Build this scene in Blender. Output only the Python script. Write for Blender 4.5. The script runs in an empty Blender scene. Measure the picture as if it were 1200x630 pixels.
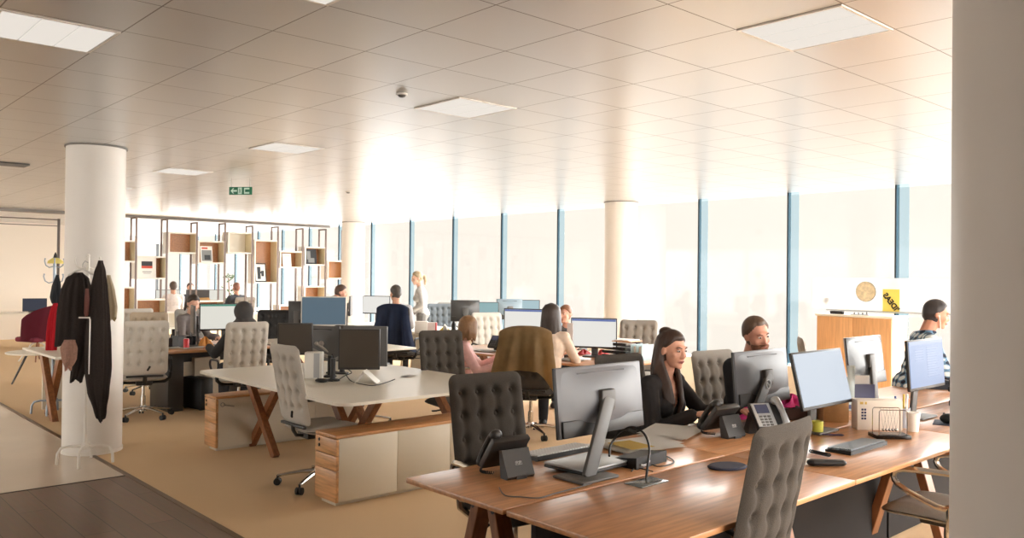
import bpy, bmesh, math, random
from mathutils import Vector, Matrix, Euler
random.seed(7)
PI = math.pi
SC = bpy.context.scene
COL = SC.collection
# ------------------------------------------------------------------ camera
F, PITCH, ROLL, YAW, EYE = 970.5, .00793575, .0110232, .831888, 1.65
_r0 = Vector((math.sin(YAW), -math.cos(YAW), 0))
_fw = Vector((math.cos(PITCH)*math.cos(YAW), math.cos(PITCH)*math.sin(YAW), math.sin(PITCH)))
_up0 = Vector((-math.sin(PITCH)*math.cos(YAW), -math.sin(PITCH)*math.sin(YAW), math.cos(PITCH)))
_rt = math.cos(ROLL)*_r0 + math.sin(ROLL)*_up0
_up = -math.sin(ROLL)*_r0 + math.cos(ROLL)*_up0
cd = bpy.data.cameras.new('camera'); cam = bpy.data.objects.new('camera', cd); COL.objects.link(cam)
cd.sensor_width = 36; cd.lens = F/1200*36; cd.clip_start = .05
M = Matrix((_rt, _up, -_fw)).transposed().to_4x4(); M.translation = Vector((0, 0, EYE))
cam.matrix_world = M
SC.camera = cam
def _ray(px, py): return _fw + _rt*((px-600)/F) + _up*((315-py)/F)
def at(px, py, z):            # where the sight line meets the horizontal plane z
    d = _ray(px, py); t = (z-EYE)/d.z
    return Vector((d.x*t, d.y*t, z))
def atd(px, py, dep):         # point at a given distance into the room
    d = _ray(px, py)*dep
    return Vector((d.x, d.y, d.z+EYE))
# ------------------------------------------------------------------ materials
def lin(c):
    return tuple(((v/255)/12.92 if v/255 <= .04045 else ((v/255+.055)/1.055)**2.4) for v in c)
MATS = {}
def mat(name, c, rough=.6, metal=0., var=.0, scale=40., bump=0., emit=0., spec=.5, stretch=None, trans=0., coat=0.):
    if name in MATS: return MATS[name]
    m = bpy.data.materials.new(name); m.use_nodes = True; MATS[name] = m
    nt = m.node_tree; b = nt.nodes['Principled BSDF']
    col = lin(c)
    b.inputs['Base Color'].default_value = (*col, 1)
    b.inputs['Roughness'].default_value = rough; b.inputs['Metallic'].default_value = metal
    b.inputs['Specular IOR Level'].default_value = spec
    if coat: b.inputs['Coat Weight'].default_value = coat; b.inputs['Coat Roughness'].default_value = .15
    if trans: b.inputs['Transmission Weight'].default_value = trans
    if emit:
        b.inputs['Emission Color'].default_value = (*col, 1); b.inputs['Emission Strength'].default_value = emit*.69; b.inputs['Specular IOR Level'].default_value = .15
        b.inputs['Base Color'].default_value = (.02, .02, .02, 1)
    if var or bump:
        tc = nt.nodes.new('ShaderNodeTexCoord'); mp = nt.nodes.new('ShaderNodeMapping')
        nt.links.new(tc.outputs['Object'], mp.inputs['Vector'])
        if stretch: mp.inputs['Scale'].default_value = stretch
        no = nt.nodes.new('ShaderNodeTexNoise'); no.inputs['Scale'].default_value = scale; no.inputs['Detail'].default_value = 4
        nt.links.new(mp.outputs['Vector'], no.inputs['Vector'])
        if var:
            cr = nt.nodes.new('ShaderNodeValToRGB')
            cr.color_ramp.elements[0].position = .3; cr.color_ramp.elements[1].position = .7
            cr.color_ramp.elements[0].color = (*[max(0, v*(1-var)) for v in col], 1)
            cr.color_ramp.elements[1].color = (*[min(1, v*(1+var)) for v in col], 1)
            nt.links.new(no.outputs['Fac'], cr.inputs['Fac']); nt.links.new(cr.outputs['Color'], b.inputs['Base Color'])
        if bump:
            bp = nt.nodes.new('ShaderNodeBump'); bp.inputs['Strength'].default_value = bump; bp.inputs['Distance'].default_value = .01
            nt.links.new(no.outputs['Fac'], bp.inputs['Height']); nt.links.new(bp.outputs['Normal'], b.inputs['Normal'])
    return m
def wood(name, c, along=(1, 14, 14), var=.28, rough=.35, coat=.0):
    return mat(name, c, rough, var=var, scale=3.2, stretch=along, coat=coat)
def plaid(name):
    m = bpy.data.materials.new(name); m.use_nodes = True; nt = m.node_tree; b = nt.nodes['Principled BSDF']; b.inputs['Roughness'].default_value = .9
    tc = nt.nodes.new('ShaderNodeTexCoord')
    cols = []
    for ax in ('X', 'Z'):
        w = nt.nodes.new('ShaderNodeTexWave'); w.bands_direction = ax; w.inputs['Scale'].default_value = 5.2
        nt.links.new(tc.outputs['Object'], w.inputs['Vector']); cols.append(w)
    ad = nt.nodes.new('ShaderNodeMath'); ad.operation = 'ADD'
    nt.links.new(cols[0].outputs['Fac'], ad.inputs[0]); nt.links.new(cols[1].outputs['Fac'], ad.inputs[1])
    cr = nt.nodes.new('ShaderNodeValToRGB'); cr.color_ramp.interpolation = 'CONSTANT'
    cr.color_ramp.elements[0].color = (*lin((24, 34, 52)), 1)
    e = cr.color_ramp.elements[1]; e.position = .3; e.color = (*lin((92, 124, 150)), 1)
    e = cr.color_ramp.elements.new(.6); e.color = (*lin((205, 214, 216)), 1)
    dv = nt.nodes.new('ShaderNodeMath'); dv.operation = 'MULTIPLY'; dv.inputs[1].default_value = .5
    nt.links.new(ad.outputs[0], dv.inputs[0]); nt.links.new(dv.outputs[0], cr.inputs['Fac']); nt.links.new(cr.outputs['Color'], b.inputs['Base Color'])
    return m
# ------------------------------------------------------------------ mesh helper
class MB:
    def __init__(s): s.bm = bmesh.new()
    def _fin(s, vs, rot, loc, mi):
        mt = Matrix.Translation(Vector(loc))
        if rot is not None: mt = mt @ (rot.to_4x4() if isinstance(rot, Matrix) else Euler(rot).to_matrix().to_4x4())
        bmesh.ops.transform(s.bm, matrix=mt, verts=vs)
        if mi:
            fs = set(f for v in vs for f in v.link_faces)
            for f in fs: f.material_index = mi
        return s
    def box(s, c, d, rot=None, bev=0., mi=0, seg=2):
        r = bmesh.ops.create_cube(s.bm, size=1); vs = r['verts']
        bmesh.ops.scale(s.bm, vec=Vector(d), verts=vs)
        if bev:
            es = list(set(e for v in vs for e in v.link_edges))
            rb = bmesh.ops.bevel(s.bm, geom=es, offset=bev, segments=seg, affect='EDGES', profile=.5)
            vs = list(set(rb['verts']) | set(v for f in rb['faces'] for v in f.verts))
            vs = s._island(vs)
        return s._fin(vs, rot, c, mi)
    def _island(s, vs):
        seen = set(vs); st = list(vs)
        while st:
            v = st.pop()
            for e in v.link_edges:
                o = e.other_vert(v)
                if o not in seen: seen.add(o); st.append(o)
        return list(seen)
    def b2(s, x0, x1, y0, y1, z0, z1, bev=0., mi=0):
        return s.box(((x0+x1)/2, (y0+y1)/2, (z0+z1)/2), (x1-x0, y1-y0, z1-z0), None, bev, mi)
    def cone(s, p0, p1, r0, r1=None, n=12, mi=0, cap=True):
        p0 = Vector(p0); p1 = Vector(p1); r1 = r0 if r1 is None else r1
        d = p1-p0; L = d.length
        r = bmesh.ops.create_cone(s.bm, cap_ends=cap, segments=n, radius1=r0, radius2=r1, depth=L)
        q = Vector((0, 0, 1)).rotation_difference(d.normalized()).to_matrix()
        return s._fin(r['verts'], q, (p0+p1)/2, mi)
    def ball(s, c, r, rot=None, mi=0, u=12, v=8):
        q = bmesh.ops.create_uvsphere(s.bm, u_segments=u, v_segments=v, radius=1)
        r = (r, r, r) if isinstance(r, (int, float)) else r
        bmesh.ops.scale(s.bm, vec=Vector(r), verts=q['verts'])
        return s._fin(q['verts'], rot, c, mi)
    def caps(s, p0, p1, r0, r1=None, n=10):
        r1 = r0 if r1 is None else r1
        s.cone(p0, p1, r0, r1, n); s.ball(p0, r0, u=n, v=6); s.ball(p1, r1, u=n, v=6); return s
    def tube(s, pts, r, n=8, mi=0, closed=False, flat=1.):
        pts = [Vector(p) for p in pts]; N = len(pts); rings = []
        prev = None
        for i, p in enumerate(pts):
            a = pts[(i-1) % N] if (closed or i > 0) else pts[0]; b = pts[(i+1) % N] if (closed or i < N-1) else pts[-1]
            t = (b-a).normalized()
            if prev is None:
                up = Vector((0, 0, 1)) if abs(t.z) < .9 else Vector((0, 1, 0))
                x = t.cross(up).normalized()
            else:
                x = (prev - t*prev.dot(t))
                x = x.normalized() if x.length > 1e-6 else t.orthogonal().normalized()
            prev = x; y = t.cross(x)
            rr = r[i] if isinstance(r, (list, tuple)) else r
            rings.append([s.bm.verts.new(p + x*math.cos(k*2*PI/n)*rr + y*math.sin(k*2*PI/n)*rr*flat) for k in range(n)])
        for i in range(N if closed else N-1):
            A = rings[i]; B = rings[(i+1) % N]
            for k in range(n):
                f = s.bm.faces.new((A[k], A[(k+1) % n], B[(k+1) % n], B[k])); f.material_index = mi
        if not closed:
            for R in (rings[0], rings[-1]):
                try: s.bm.faces.new(R).material_index = mi
                except ValueError: pass
        return s
    def lathe(s, prof, c=(0, 0, 0), n=24, mi=0):
        rings = []; c = Vector(c)
        for r, z in prof:
            rings.append([s.bm.verts.new(c+Vector((r*math.cos(k*2*PI/n), r*math.sin(k*2*PI/n), z))) for k in range(n)])
        for A, B in zip(rings, rings[1:]):
            for k in range(n): s.bm.faces.new((A[k], A[(k+1) % n], B[(k+1) % n], B[k])).material_index = mi
        s.bm.faces.new(rings[0]).material_index = mi; s.bm.faces.new(rings[-1]).material_index = mi
        return s
    def prism(s, poly, h, axis='z', off=0., mi=0):       # polygon extruded by h along an axis
        def P(a, b, c): return {'z': (a, b, c), 'x': (c, a, b), 'y': (a, c, b)}[axis]
        A = [s.bm.verts.new(P(a, b, off)) for a, b in poly]; B = [s.bm.verts.new(P(a, b, off+h)) for a, b in poly]
        n = len(poly)
        s.bm.faces.new(A).material_index = mi; s.bm.faces.new(B).material_index = mi
        for k in range(n): s.bm.faces.new((A[k], A[(k+1) % n], B[(k+1) % n], B[k])).material_index = mi
        return s
    def grid(s, fn, nu, nv, mi=0, wrap=False):
        V = [[s.bm.verts.new(fn(i/(nu if wrap else nu-1), j/(nv-1))) for i in range(nu)] for j in range(nv)]
        for j in range(nv-1):
            for i in range(nu if wrap else nu-1):
                s.bm.faces.new((V[j][i], V[j][(i+1) % nu], V[j+1][(i+1) % nu], V[j+1][i])).material_index = mi
        return V
    def xf(s, m): bmesh.ops.transform(s.bm, matrix=m, verts=s.bm.verts[:]); return s
def obj(name, mb, m, parent=None, loc=(0, 0, 0), rot=(0, 0, 0), smooth=35):
    bm = mb.bm if isinstance(mb, MB) else mb
    bmesh.ops.recalc_face_normals(bm, faces=bm.faces[:])
    me = bpy.data.meshes.new(name); bm.to_mesh(me); bm.free()
    for q in (m if isinstance(m, (list, tuple)) else [m]): me.materials.append(q)
    if smooth:
        me.polygons.foreach_set('use_smooth', [True]*len(me.polygons))
        me.set_sharp_from_angle(angle=math.radians(smooth))
    o = bpy.data.objects.new(name, me); COL.objects.link(o)
    if parent is not None: o.parent = parent
    o.location = loc; o.rotation_euler = rot
    return o
def tag(o, label, cat, group=None):
    o['label'] = label; o['category'] = cat
    if group: o['group'] = group
    return o
def thing(name, label, cat, loc=(0, 0, 0), rz=0, group=None):
    o = bpy.data.objects.new(name, None); COL.objects.link(o); o.empty_display_size = .1
    o.location = loc; o.rotation_euler = (0, 0, rz)
    return tag(o, label, cat, group)
def struct(name, mb, m, smooth=35, **k):
    o = obj(name, mb, m, smooth=smooth, **k); o['kind'] = 'structure'; return o
def dup(root, loc, rz, label, group=None, remat=None):
    def cp(o, par):
        c = o.copy(); COL.objects.link(c)
        if par is not None: c.parent = par
        if remat and c.type == 'MESH':
            for i, sl in enumerate(c.material_slots):
                if sl.material in remat:
                    sl.link = 'OBJECT'; sl.material = remat[sl.material]
        for ch in o.children: cp(ch, c)
        return c
    r = cp(root, None); r.location = loc; r.rotation_euler = (0, 0, rz); r['label'] = label
    if group: r['group'] = group
    return r
def deg(a): return math.radians(a)
def facing(dx, dy): return math.atan2(dy, dx) - PI/2      # rotation that turns local +Y to (dx, dy)
def text_bm(body, size, depth=.002, align='CENTER', bold=0.):
    cu = bpy.data.curves.new('t', 'FONT'); cu.body = body; cu.size = size; cu.extrude = depth/2; cu.offset = bold; cu.align_x = align; cu.align_y = 'CENTER'
    o = bpy.data.objects.new('t', cu); COL.objects.link(o)
    dg = bpy.context.evaluated_depsgraph_get(); me = bpy.data.meshes.new_from_object(o.evaluated_get(dg))
    mb = MB(); mb.bm.from_mesh(me); bpy.data.objects.remove(o); bpy.data.curves.remove(cu); bpy.data.meshes.remove(me)
    return mb
def remesh(mb, voxel, smooth=4):
    bm = mb.bm
    me = bpy.data.meshes.new('tmp'); bmesh.ops.recalc_face_normals(bm, faces=bm.faces[:]); bm.to_mesh(me); bm.free()
    o = bpy.data.objects.new('tmp', me); COL.objects.link(o)
    r = o.modifiers.new('r', 'REMESH'); r.mode = 'VOXEL'; r.voxel_size = voxel
    if smooth:
        sm = o.modifiers.new('s', 'SMOOTH'); sm.iterations = smooth; sm.factor = .5
    dg = bpy.context.evaluated_depsgraph_get(); me2 = bpy.data.meshes.new_from_object(o.evaluated_get(dg))
    out = MB(); out.bm.from_mesh(me2)
    bpy.data.objects.remove(o); bpy.data.meshes.remove(me); bpy.data.meshes.remove(me2)
    return out
# ------------------------------------------------------------------ palette
white_paint = mat('white_paint', (232, 226, 216), .55)
col_paint = mat('column_paint', (232, 226, 218), .5, var=.02, scale=3)
dark_plastic = mat('dark_plastic', (44, 41, 39), .42)
black_plastic = mat('black_plastic', (26, 24, 23), .5)
grey_plastic = mat('grey_plastic', (96, 94, 92), .5)
silver_plastic = mat('silver_plastic', (176, 178, 180), .35, .3)
white_plastic = mat('white_plastic', (226, 222, 214), .4)
chrome = mat('chrome', (205, 200, 194), .18, 1.)
steel = mat('brushed_steel', (170, 166, 160), .35, .9)
dark_fab = mat('charcoal_fabric', (74, 68, 62), .95, var=.16, scale=260, bump=.25)
light_fab = mat('light_grey_fabric', (196, 189, 178), .95, var=.10, scale=260, bump=.2)
mid_fab = mat('mid_grey_fabric', (160, 155, 148), .95, var=.10, scale=260, bump=.2)
white_fab = mat('white_fabric', (226, 222, 214), .95, var=.05, scale=260, bump=.2)
oak = wood('oak_veneer', (208, 158, 110), (14, 1, 14))
oak_v = wood('oak_veneer_upright', (218, 166, 114), (14, 14, 1), var=.14)
oak_x = wood('oak_veneer_long', (202, 150, 100), (1, 14, 14))
desk_wood = wood('cherry_desk_veneer', (200, 144, 98), (1.1, 13, 13), var=.2, rough=.3, coat=.15)
leg_wood = wood('brown_leg_timber', (136, 86, 52), (14, 14, 1.5))
white_lam = mat('white_laminate', (230, 222, 206), .35)
cream_lam = mat('cream_laminate', (218, 208, 188), .45)
paper = mat('white_paper', (248, 245, 240), .8)
cardboard = mat('cardboard', (186, 148, 104), .85, var=.06, scale=30)
# ================================================================== THE ROOM
XW, YN, YF, XL, ZC = 10.1, -3.5, 29.0, -7.0, 2.79
# ---- carpet
m = mat('beige_carpet', (222, 190, 148), .95, var=.10, scale=220, bump=.35)
struct('floor', MB().b2(2.26, XW+.3, YN, YF, -.1, 0), m, smooth=0)
# stone floor and timber boards left of the strip
stone = mat('grey_stone_floor', (216, 200, 180), .22, var=.05, scale=1.2)
struct('floor_stone', MB().b2(XL, 2.22, 7.06, YF, -.1, 0), stone, smooth=0)
def plank_mat():
    m = bpy.data.materials.new('dark_planks'); m.use_nodes = True; nt = m.node_tree; b = nt.nodes['Principled BSDF']
    tc = nt.nodes.new('ShaderNodeTexCoord'); mp = nt.nodes.new('ShaderNodeMapping'); mp.inputs['Rotation'].default_value = (0, 0, PI/2)
    nt.links.new(tc.outputs['Object'], mp.inputs['Vector'])
    br = nt.nodes.new('ShaderNodeTexBrick'); br.inputs['Scale'].default_value = 1; br.inputs['Brick Width'].default_value = 1.6; br.inputs['Row Height'].default_value = .19
    br.inputs['Mortar Size'].default_value = .0025; br.inputs['Mortar'].default_value = (*lin((52, 40, 34)), 1)
    br.inputs['Color1'].default_value = (*lin((142, 110, 88)), 1); br.inputs['Color2'].default_value = (*lin((124, 98, 80)), 1)
    nt.links.new(mp.outputs['Vector'], br.inputs['Vector'])
    no = nt.nodes.new('ShaderNodeTexNoise'); no.inputs['Scale'].default_value = 4; no.inputs['Detail'].default_value = 6
    m2 = nt.nodes.new('ShaderNodeMapping'); m2.inputs['Scale'].default_value = (10, 1, 1); nt.links.new(tc.outputs['Object'], m2.inputs['Vector']); nt.links.new(m2.outputs['Vector'], no.inputs['Vector'])
    mx = nt.nodes.new('ShaderNodeMix'); mx.data_type = 'RGBA'; mx.blend_type = 'MULTIPLY'; mx.inputs['Factor'].default_value = .4
    nt.links.new(br.outputs['Color'], mx.inputs['A']); nt.links.new(no.outputs['Color'], mx.inputs['B'])
    nt.links.new(mx.outputs['Result'], b.inputs['Base Color']); b.inputs['Roughness'].default_value = .38
    return m
struct('floor_boards', MB().b2(XL, 2.22, YN, 7.04, -.1, 0), plank_mat(), smooth=0)
struct('trim_1', MB().b2(2.22, 2.26, YN, YF, -.1, .004), mat('threshold_bronze', (120, 96, 74), .35, .6), smooth=0)
struct('trim_2', MB().b2(XL, 2.22, 7.04, 7.06, -.1, .003), mat('threshold_dark', (70, 58, 48), .5), smooth=0)
# ---- ceiling of 508 mm metal tiles
def ceil_mat():
    m = bpy.data.materials.new('metal_ceiling_tiles'); m.use_nodes = True; nt = m.node_tree; b = nt.nodes['Principled BSDF']
    tc = nt.nodes.new('ShaderNodeTexCoord'); mp = nt.nodes.new('ShaderNodeMapping'); mp.inputs['Location'].default_value = (-1.271, -1.6129, 0)
    nt.links.new(tc.outputs['Object'], mp.inputs['Vector'])
    br = nt.nodes.new('ShaderNodeTexBrick'); br.offset = 0; br.inputs['Scale'].default_value = 1; br.inputs['Brick Width'].default_value = .5082; br.inputs['Row Height'].default_value = .5082
    br.inputs['Mortar Size'].default_value = .0035; br.inputs['Mortar Smooth'].default_value = .1
    br.inputs['Color1'].default_value = (*lin((207, 206, 205)), 1); br.inputs['Color2'].default_value = (*lin((204, 203, 202)), 1); br.inputs['Mortar'].default_value = (*lin((108, 100, 94)), 1)
    nt.links.new(mp.outputs['Vector'], br.inputs['Vector']); nt.links.new(br.outputs['Color'], b.inputs['Base Color'])
    b.inputs['Metallic'].default_value = .5; b.inputs['Roughness'].default_value = .3
    bp = nt.nodes.new('ShaderNodeBump'); bp.invert = True; bp.inputs['Strength'].default_value = .5; bp.inputs['Distance'].default_value = .004
    nt.links.new(br.outputs['Fac'], bp.inputs['Height']); nt.links.new(bp.outputs['Normal'], b.inputs['Normal'])
    return m
struct('ceiling', MB().b2(XL, XW+.3, YN, YF, ZC, ZC+.12), ceil_mat(), smooth=0)
# ---- window wall: tall panes between slim blue glass slots
frame_m = mat('dark_window_frame', (40, 46, 50), .4, .2)
def glass_mat(name, c, gloss=.04):
    m = bpy.data.materials.new(name); m.use_nodes = True; nt = m.node_tree; nt.nodes.clear()
    o = nt.nodes.new('ShaderNodeOutputMaterial'); t = nt.nodes.new('ShaderNodeBsdfTransparent'); t.inputs[0].default_value = (*c, 1)
    g = nt.nodes.new('ShaderNodeBsdfGlossy'); g.inputs['Roughness'].default_value = .05
    mx = nt.nodes.new('ShaderNodeMixShader'); mx.inputs[0].default_value = gloss
    nt.links.new(t.outputs[0], mx.inputs[1]); nt.links.new(g.outputs[0], mx.inputs[2]); nt.links.new(mx.outputs[0], o.inputs[0])
    return m
clear_g = glass_mat('clear_window_glass', (.995, .995, .995)); blue_g = glass_mat('blue_tinted_glass', (.76, .88, .955), .03)
deep_g = glass_mat('deep_blue_glass', (.40, .55, .64), .03)
reveal_m = mat('white_window_reveal', (246, 242, 236), .5)
slots = [27.0, 25.6, 24.2, 22.8, 21.35, 19.93, 18.5, 17.08, 15.68, 14.20, 12.75, 11.31, 9.86, 8.44, 6.99, 5.58, 4.17, 2.75, 1.3, -.1, -1.5, -2.9]
edges = sorted(slots)
struct('wall_right', MB().b2(XW-.04, XW+.3, YN, YF, -.1, .50), reveal_m, smooth=0)
n = 0
for i, y in enumerate(edges):
    n += 1
    # slot: dark frame on its far side, deep then pale blue glass, thin frame
    o = struct('window_%d' % n, MB().b2(XW+.006, XW+.010, y-.075, y+.04, .50, ZC), blue_g, smooth=0)
    g = obj('dark_glass', MB().b2(XW+.006, XW+.010, y+.04, y+.07, .50, ZC), deep_g, o, smooth=0)
    obj('frame', MB().b2(XW-.004, XW+.014, y+.07, y+.09, .50, ZC), frame_m, o, smooth=0)
    if i+1 < len(edges):
        n += 1
        struct('window_%d' % n, MB().b2(XW+.006, XW+.010, y+.09, edges[i+1]-.075, .50, ZC), clear_g, smooth=0)
# ---- other walls (behind the camera, far left and far end)
wallp = mat('wall_paint', (222, 212, 198), .7)
# part glazed, out of view; solid stretches shaped to keep the foreground column dim
struct('wall_left', MB().b2(XL-.2, XL, YN, 5.0, -.1, ZC).b2(XL-.2, XL, YN, YF, -.1, .3).b2(XL-.2, XL, YN, YF, 2.7, ZC), wallp, smooth=0)
struct('wall_near', MB().b2(XL, 2.2, YN-.2, YN, -.1, ZC).b2(XL, XW+.3, YN-.2, YN, -.1, .3).b2(XL, XW+.3, YN-.2, YN, 2.7, ZC), wallp, smooth=0)
for i in range(6):
    n += 1; y0 = 5.0+i*4.0
    o = struct('window_%d' % n, MB().b2(XL-.11, XL-.10, y0, y0+3.94, .3, 2.7), clear_g, smooth=0)
    obj('frame', MB().b2(XL-.14, XL-.04, y0+3.94, y0+4.0, .3, 2.7), frame_m, o, smooth=0)
for i in range(3):  # near glazing made up, unseen, so fill light enters from behind the camera
    n += 1; x0 = 2.2+i*2.7
    o = struct('window_%d' % n, MB().b2(x0, x0+2.64, YN-.11, YN-.10, .3, 2.7), clear_g, smooth=0)
    obj('frame', MB().b2(x0+2.64, x0+2.7, YN-.14, YN-.04, .3, 2.7), frame_m, o, smooth=0)
# far wall: a row of big panes in a thin dark grid, spandrel below
struct('wall_far', MB().b2(XL, XW+.3, YF, YF+.2, -.1, .35).b2(XL, XW+.3, YF, YF+.2, 2.6, ZC), reveal_m, smooth=0)
k = n
xs = [XL+i*1.71 for i in range(11)]
for i in range(10):
    k += 1
    o = struct('window_%d' % k, MB().b2(xs[i], xs[i+1]-.04, YF+.05, YF+.06, .35, 2.6), clear_g, smooth=0)
    obj('frame', MB().b2(xs[i+1]-.05, xs[i+1], YF-.03, YF+.08, .35, 2.6), frame_m, o, smooth=0)
# ceiling beam and the rails of the glazed front left of the bookcase
beam = mat('grey_beam_paint', (132, 126, 120), .5)
struct('trim_3', MB().b2(XL, XW, 17.55, 17.75, ZC-.05, ZC-.001), beam, smooth=0)
rail = mat('dark_rail', (104, 96, 92), .5)
gp = MB().b2(XL, 4.34, 17.9, 17.95, 2.63, 2.65).b2(XL, 4.34, 17.9, 17.95, 2.51, 2.525)
gp.b2(4.32, 4.36, 17.9, 17.95, 0, 2.66)
for x in (3.05, 1.6, .2, -1.2, -2.6, -4, -5.4): gp.b2(x, x+.035, 17.9, 17.95, 0, 2.5)
struct('trim_4', gp, rail, smooth=0)
# white inner wall seen through it
struct('wall_inner', MB().b2(XL, 6.3, 22.6, 22.75, 0, ZC), mat('inner_wall_paint', (228, 218, 204), .7), smooth=0)
# ---- round columns
def column(name, x, y, r, label=None):
    m_ = MB().lathe([(r, 0), (r, ZC-.004)], (x, y, 0), 64)
    return struct(name, m_, col_paint, smooth=40)
for nm, x, y in (('column_1', 2.30, 8.24), ('column_2', 2.215, .53), ('column_3', 9.75, 8.24), ('column_4', 9.75, 15.93), ('column_5', 2.3, 15.93)):
    c = column(nm, x, y, .25)
    obj('ceiling_ring', MB().lathe([(.265, ZC-.012), (.265, ZC-.001)], (x, y, 0), 64), beam, c)
    obj('skirting_ring', MB().lathe([(.258, 0), (.258, .03)], (x, y, 0), 64), white_paint, c)
# ---- recessed ceiling lights
diff = mat('lamp_diffuser', (238, 230, 220), .6, emit=.92)
frm = mat('lamp_frame', (236, 230, 222), .5)
def lamp(x, y, label, proto=[None]):
    if proto[0] is None:
        t = thing('ceiling_light', label, 'ceiling light', (x, y, ZC), 0, 'recessed ceiling lights')
        f_ = MB()
        s = .25
        for a, b in ((-s, -s+.012), (s-.012, s)): f_.b2(a, b, -s, s, -.006, 0); f_.b2(-s+.012, s-.012, a, b, -.006, 0)
        obj('frame', f_, frm, t, smooth=0)
        for j in range(3):
            x0 = -s+.012 + j*(2*s-.024)/3; x1 = x0+(2*s-.024)/3-.006
            obj('diffuser', MB().b2(x0, x1, -s+.012, s-.012, -.005, -.001), diff, t, smooth=0)
        proto[0] = t
    else: t = dup(proto[0], (x, y, ZC), 0, label)
    return t
lamp(1.017, 4.43, 'square recessed ceiling light at the upper left of the photo, above the walkway')
lamp(1.525, 2.88, 'recessed ceiling light cut by the top edge of the photo, left of centre')
lamp(3.56, 1.87, 'recessed ceiling light at the upper right, beside the foreground column')
lamp(3.56, 4.40, 'recessed ceiling light at top centre, in front of the white bench')
lamp(3.56, 6.98, 'recessed ceiling light above the white bench, second from the exit sign')
lamp(3.56, 9.48, 'recessed ceiling light just beside the exit sign, left of it')
lamp(3.56, 12.05, 'small far recessed ceiling light right beside the coat column')
# vent grilles, smoke detectors
v = thing('ceiling_vent', 'slotted grey air grille in the ceiling left of the coat column', 'vent', (1.9, 10.2, ZC))
v_ = MB().b2(-.25, .25, -.13, .13, -.008, -.001); obj('backing', v_, black_plastic, v, smooth=0)
v_ = MB()
for i in range(7): v_.b2(-.25, .25, -.125+i*.04, -.11+i*.04, -.016, -.004)
obj('slats', v_, beam, v, smooth=0)
for (px, py, lb) in ((471, 113, 'round white smoke detector on the ceiling above the white bench'), (408, 226, 'far round ceiling camera dome near the bookcase end')):
    p = at(px, py, ZC-.02)
    t = thing('smoke_detector', lb, 'detector', (p.x, p.y, ZC))
    obj('base', MB().lathe([(.035, -.012), (.038, -.001)], n=24), white_plastic, t)
    obj('sensor', MB().lathe([(.01, -.026), (.02, -.022), (.026, -.012)], n=24), grey_plastic, t)
# exit sign, hanging, faces the walkway
p = atd(282, 223.5, 10.0)
t = thing('exit_sign', 'green exit sign with white arrow and running figure hanging from ceiling', 'exit sign', (p.x, p.y, p.z), facing(-.8, -.6))
grn = mat('sign_green', (16, 106, 74), .5); sgw = mat('sign_white', (196, 228, 212), .5)
obj('plate', MB().box((0, 0, 0), (.30, .015, .095), bev=.004), grn, t)
s_ = MB()
# the viewer looks along -Y: viewer's left is local +X
def sp(poly): s_.prism([(a, b) for a, b in poly], .003, 'y', .0076)
sp([(.125, 0), (.095, .032), (.082, .032), (.100, .010), (.045, .010), (.045, -.010), (.100, -.010), (.082, -.032), (.095, -.032)])
sp([(.03, .04), (-.02, .04), (-.02, -.04), (.03, -.04)])
for z in (-.026, .026): sp([(-.05, z-.010), (-.05, z+.010), (-.118, z+.010), (-.118, z-.010)])
sp([(-.05, -.02), (-.05, .02), (-.062, .02), (-.062, -.02)])
obj('pictogram', s_, sgw, t, smooth=0)
r_ = MB().ball((.008, .0115, .022), (.006, .002, .006)).box((.005, .0115, .0), (.009, .003, .026), (0, .3, 0)).box((.012, .0115, -.02), (.005, .003, .022), (0, -.5, 0)).box((-.004, .0115, -.018), (.005, .003, .022), (0, .7, 0)).box((.0, .0115, .008), (.026, .003, .004), (0, .5, 0))
obj('running_figure', r_, grn, t, smooth=0)
h_ = MB()
for x in (-.12, .12): h_.cone((x, 0, .045), (x, 0, ZC-p.z), .004)
obj('hanger', h_, steel, t)
# ---- daylight, with fill lamps added
w = bpy.data.worlds.new('sky'); SC.world = w; w.use_nodes = True
bg = w.node_tree.nodes['Background']; bg.inputs[0].default_value = (1.0, .93, .83, 1); bg.inputs[1].default_value = .73
def sun(name, d, e, ang, c):
    l = bpy.data.lights.new(name, 'SUN'); l.energy = e; l.angle = deg(ang); l.color = c
    o = bpy.data.objects.new(name, l); COL.objects.link(o)
    o.rotation_euler = Vector(d).to_track_quat('-Z', 'Y').to_euler(); return o
sun('daylight_right', (-.86, .12, -.66), 14.0, 96, (1, .97, .93))
sun('ground_bounce', (-.85, .0, .35), 1.3, 130, (1, .95, .89))
sun('daylight_far', (.1, -.95, -.3), 4.0, 100, (1, .97, .93))
sun('daylight_left', (.9, .25, -.30), 3.2, 110, (1, .97, .92))
sun('fill_near', (.25, .93, -.55), 14.0, 110, (1, .97, .92))  # fill sun added behind the camera to brighten sides turned towards it
sun('fill_near_up', (.6, .7, .3), 6.5, 110, (1, .95, .89))  # upward fill sun added from the same side to lift the ceiling
SC.view_settings.view_transform = 'Standard'; SC.view_settings.look = 'None'; SC.view_settings.gamma = 1; SC.view_settings.use_curve_mapping = False
SC.view_settings.exposure = .55
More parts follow.
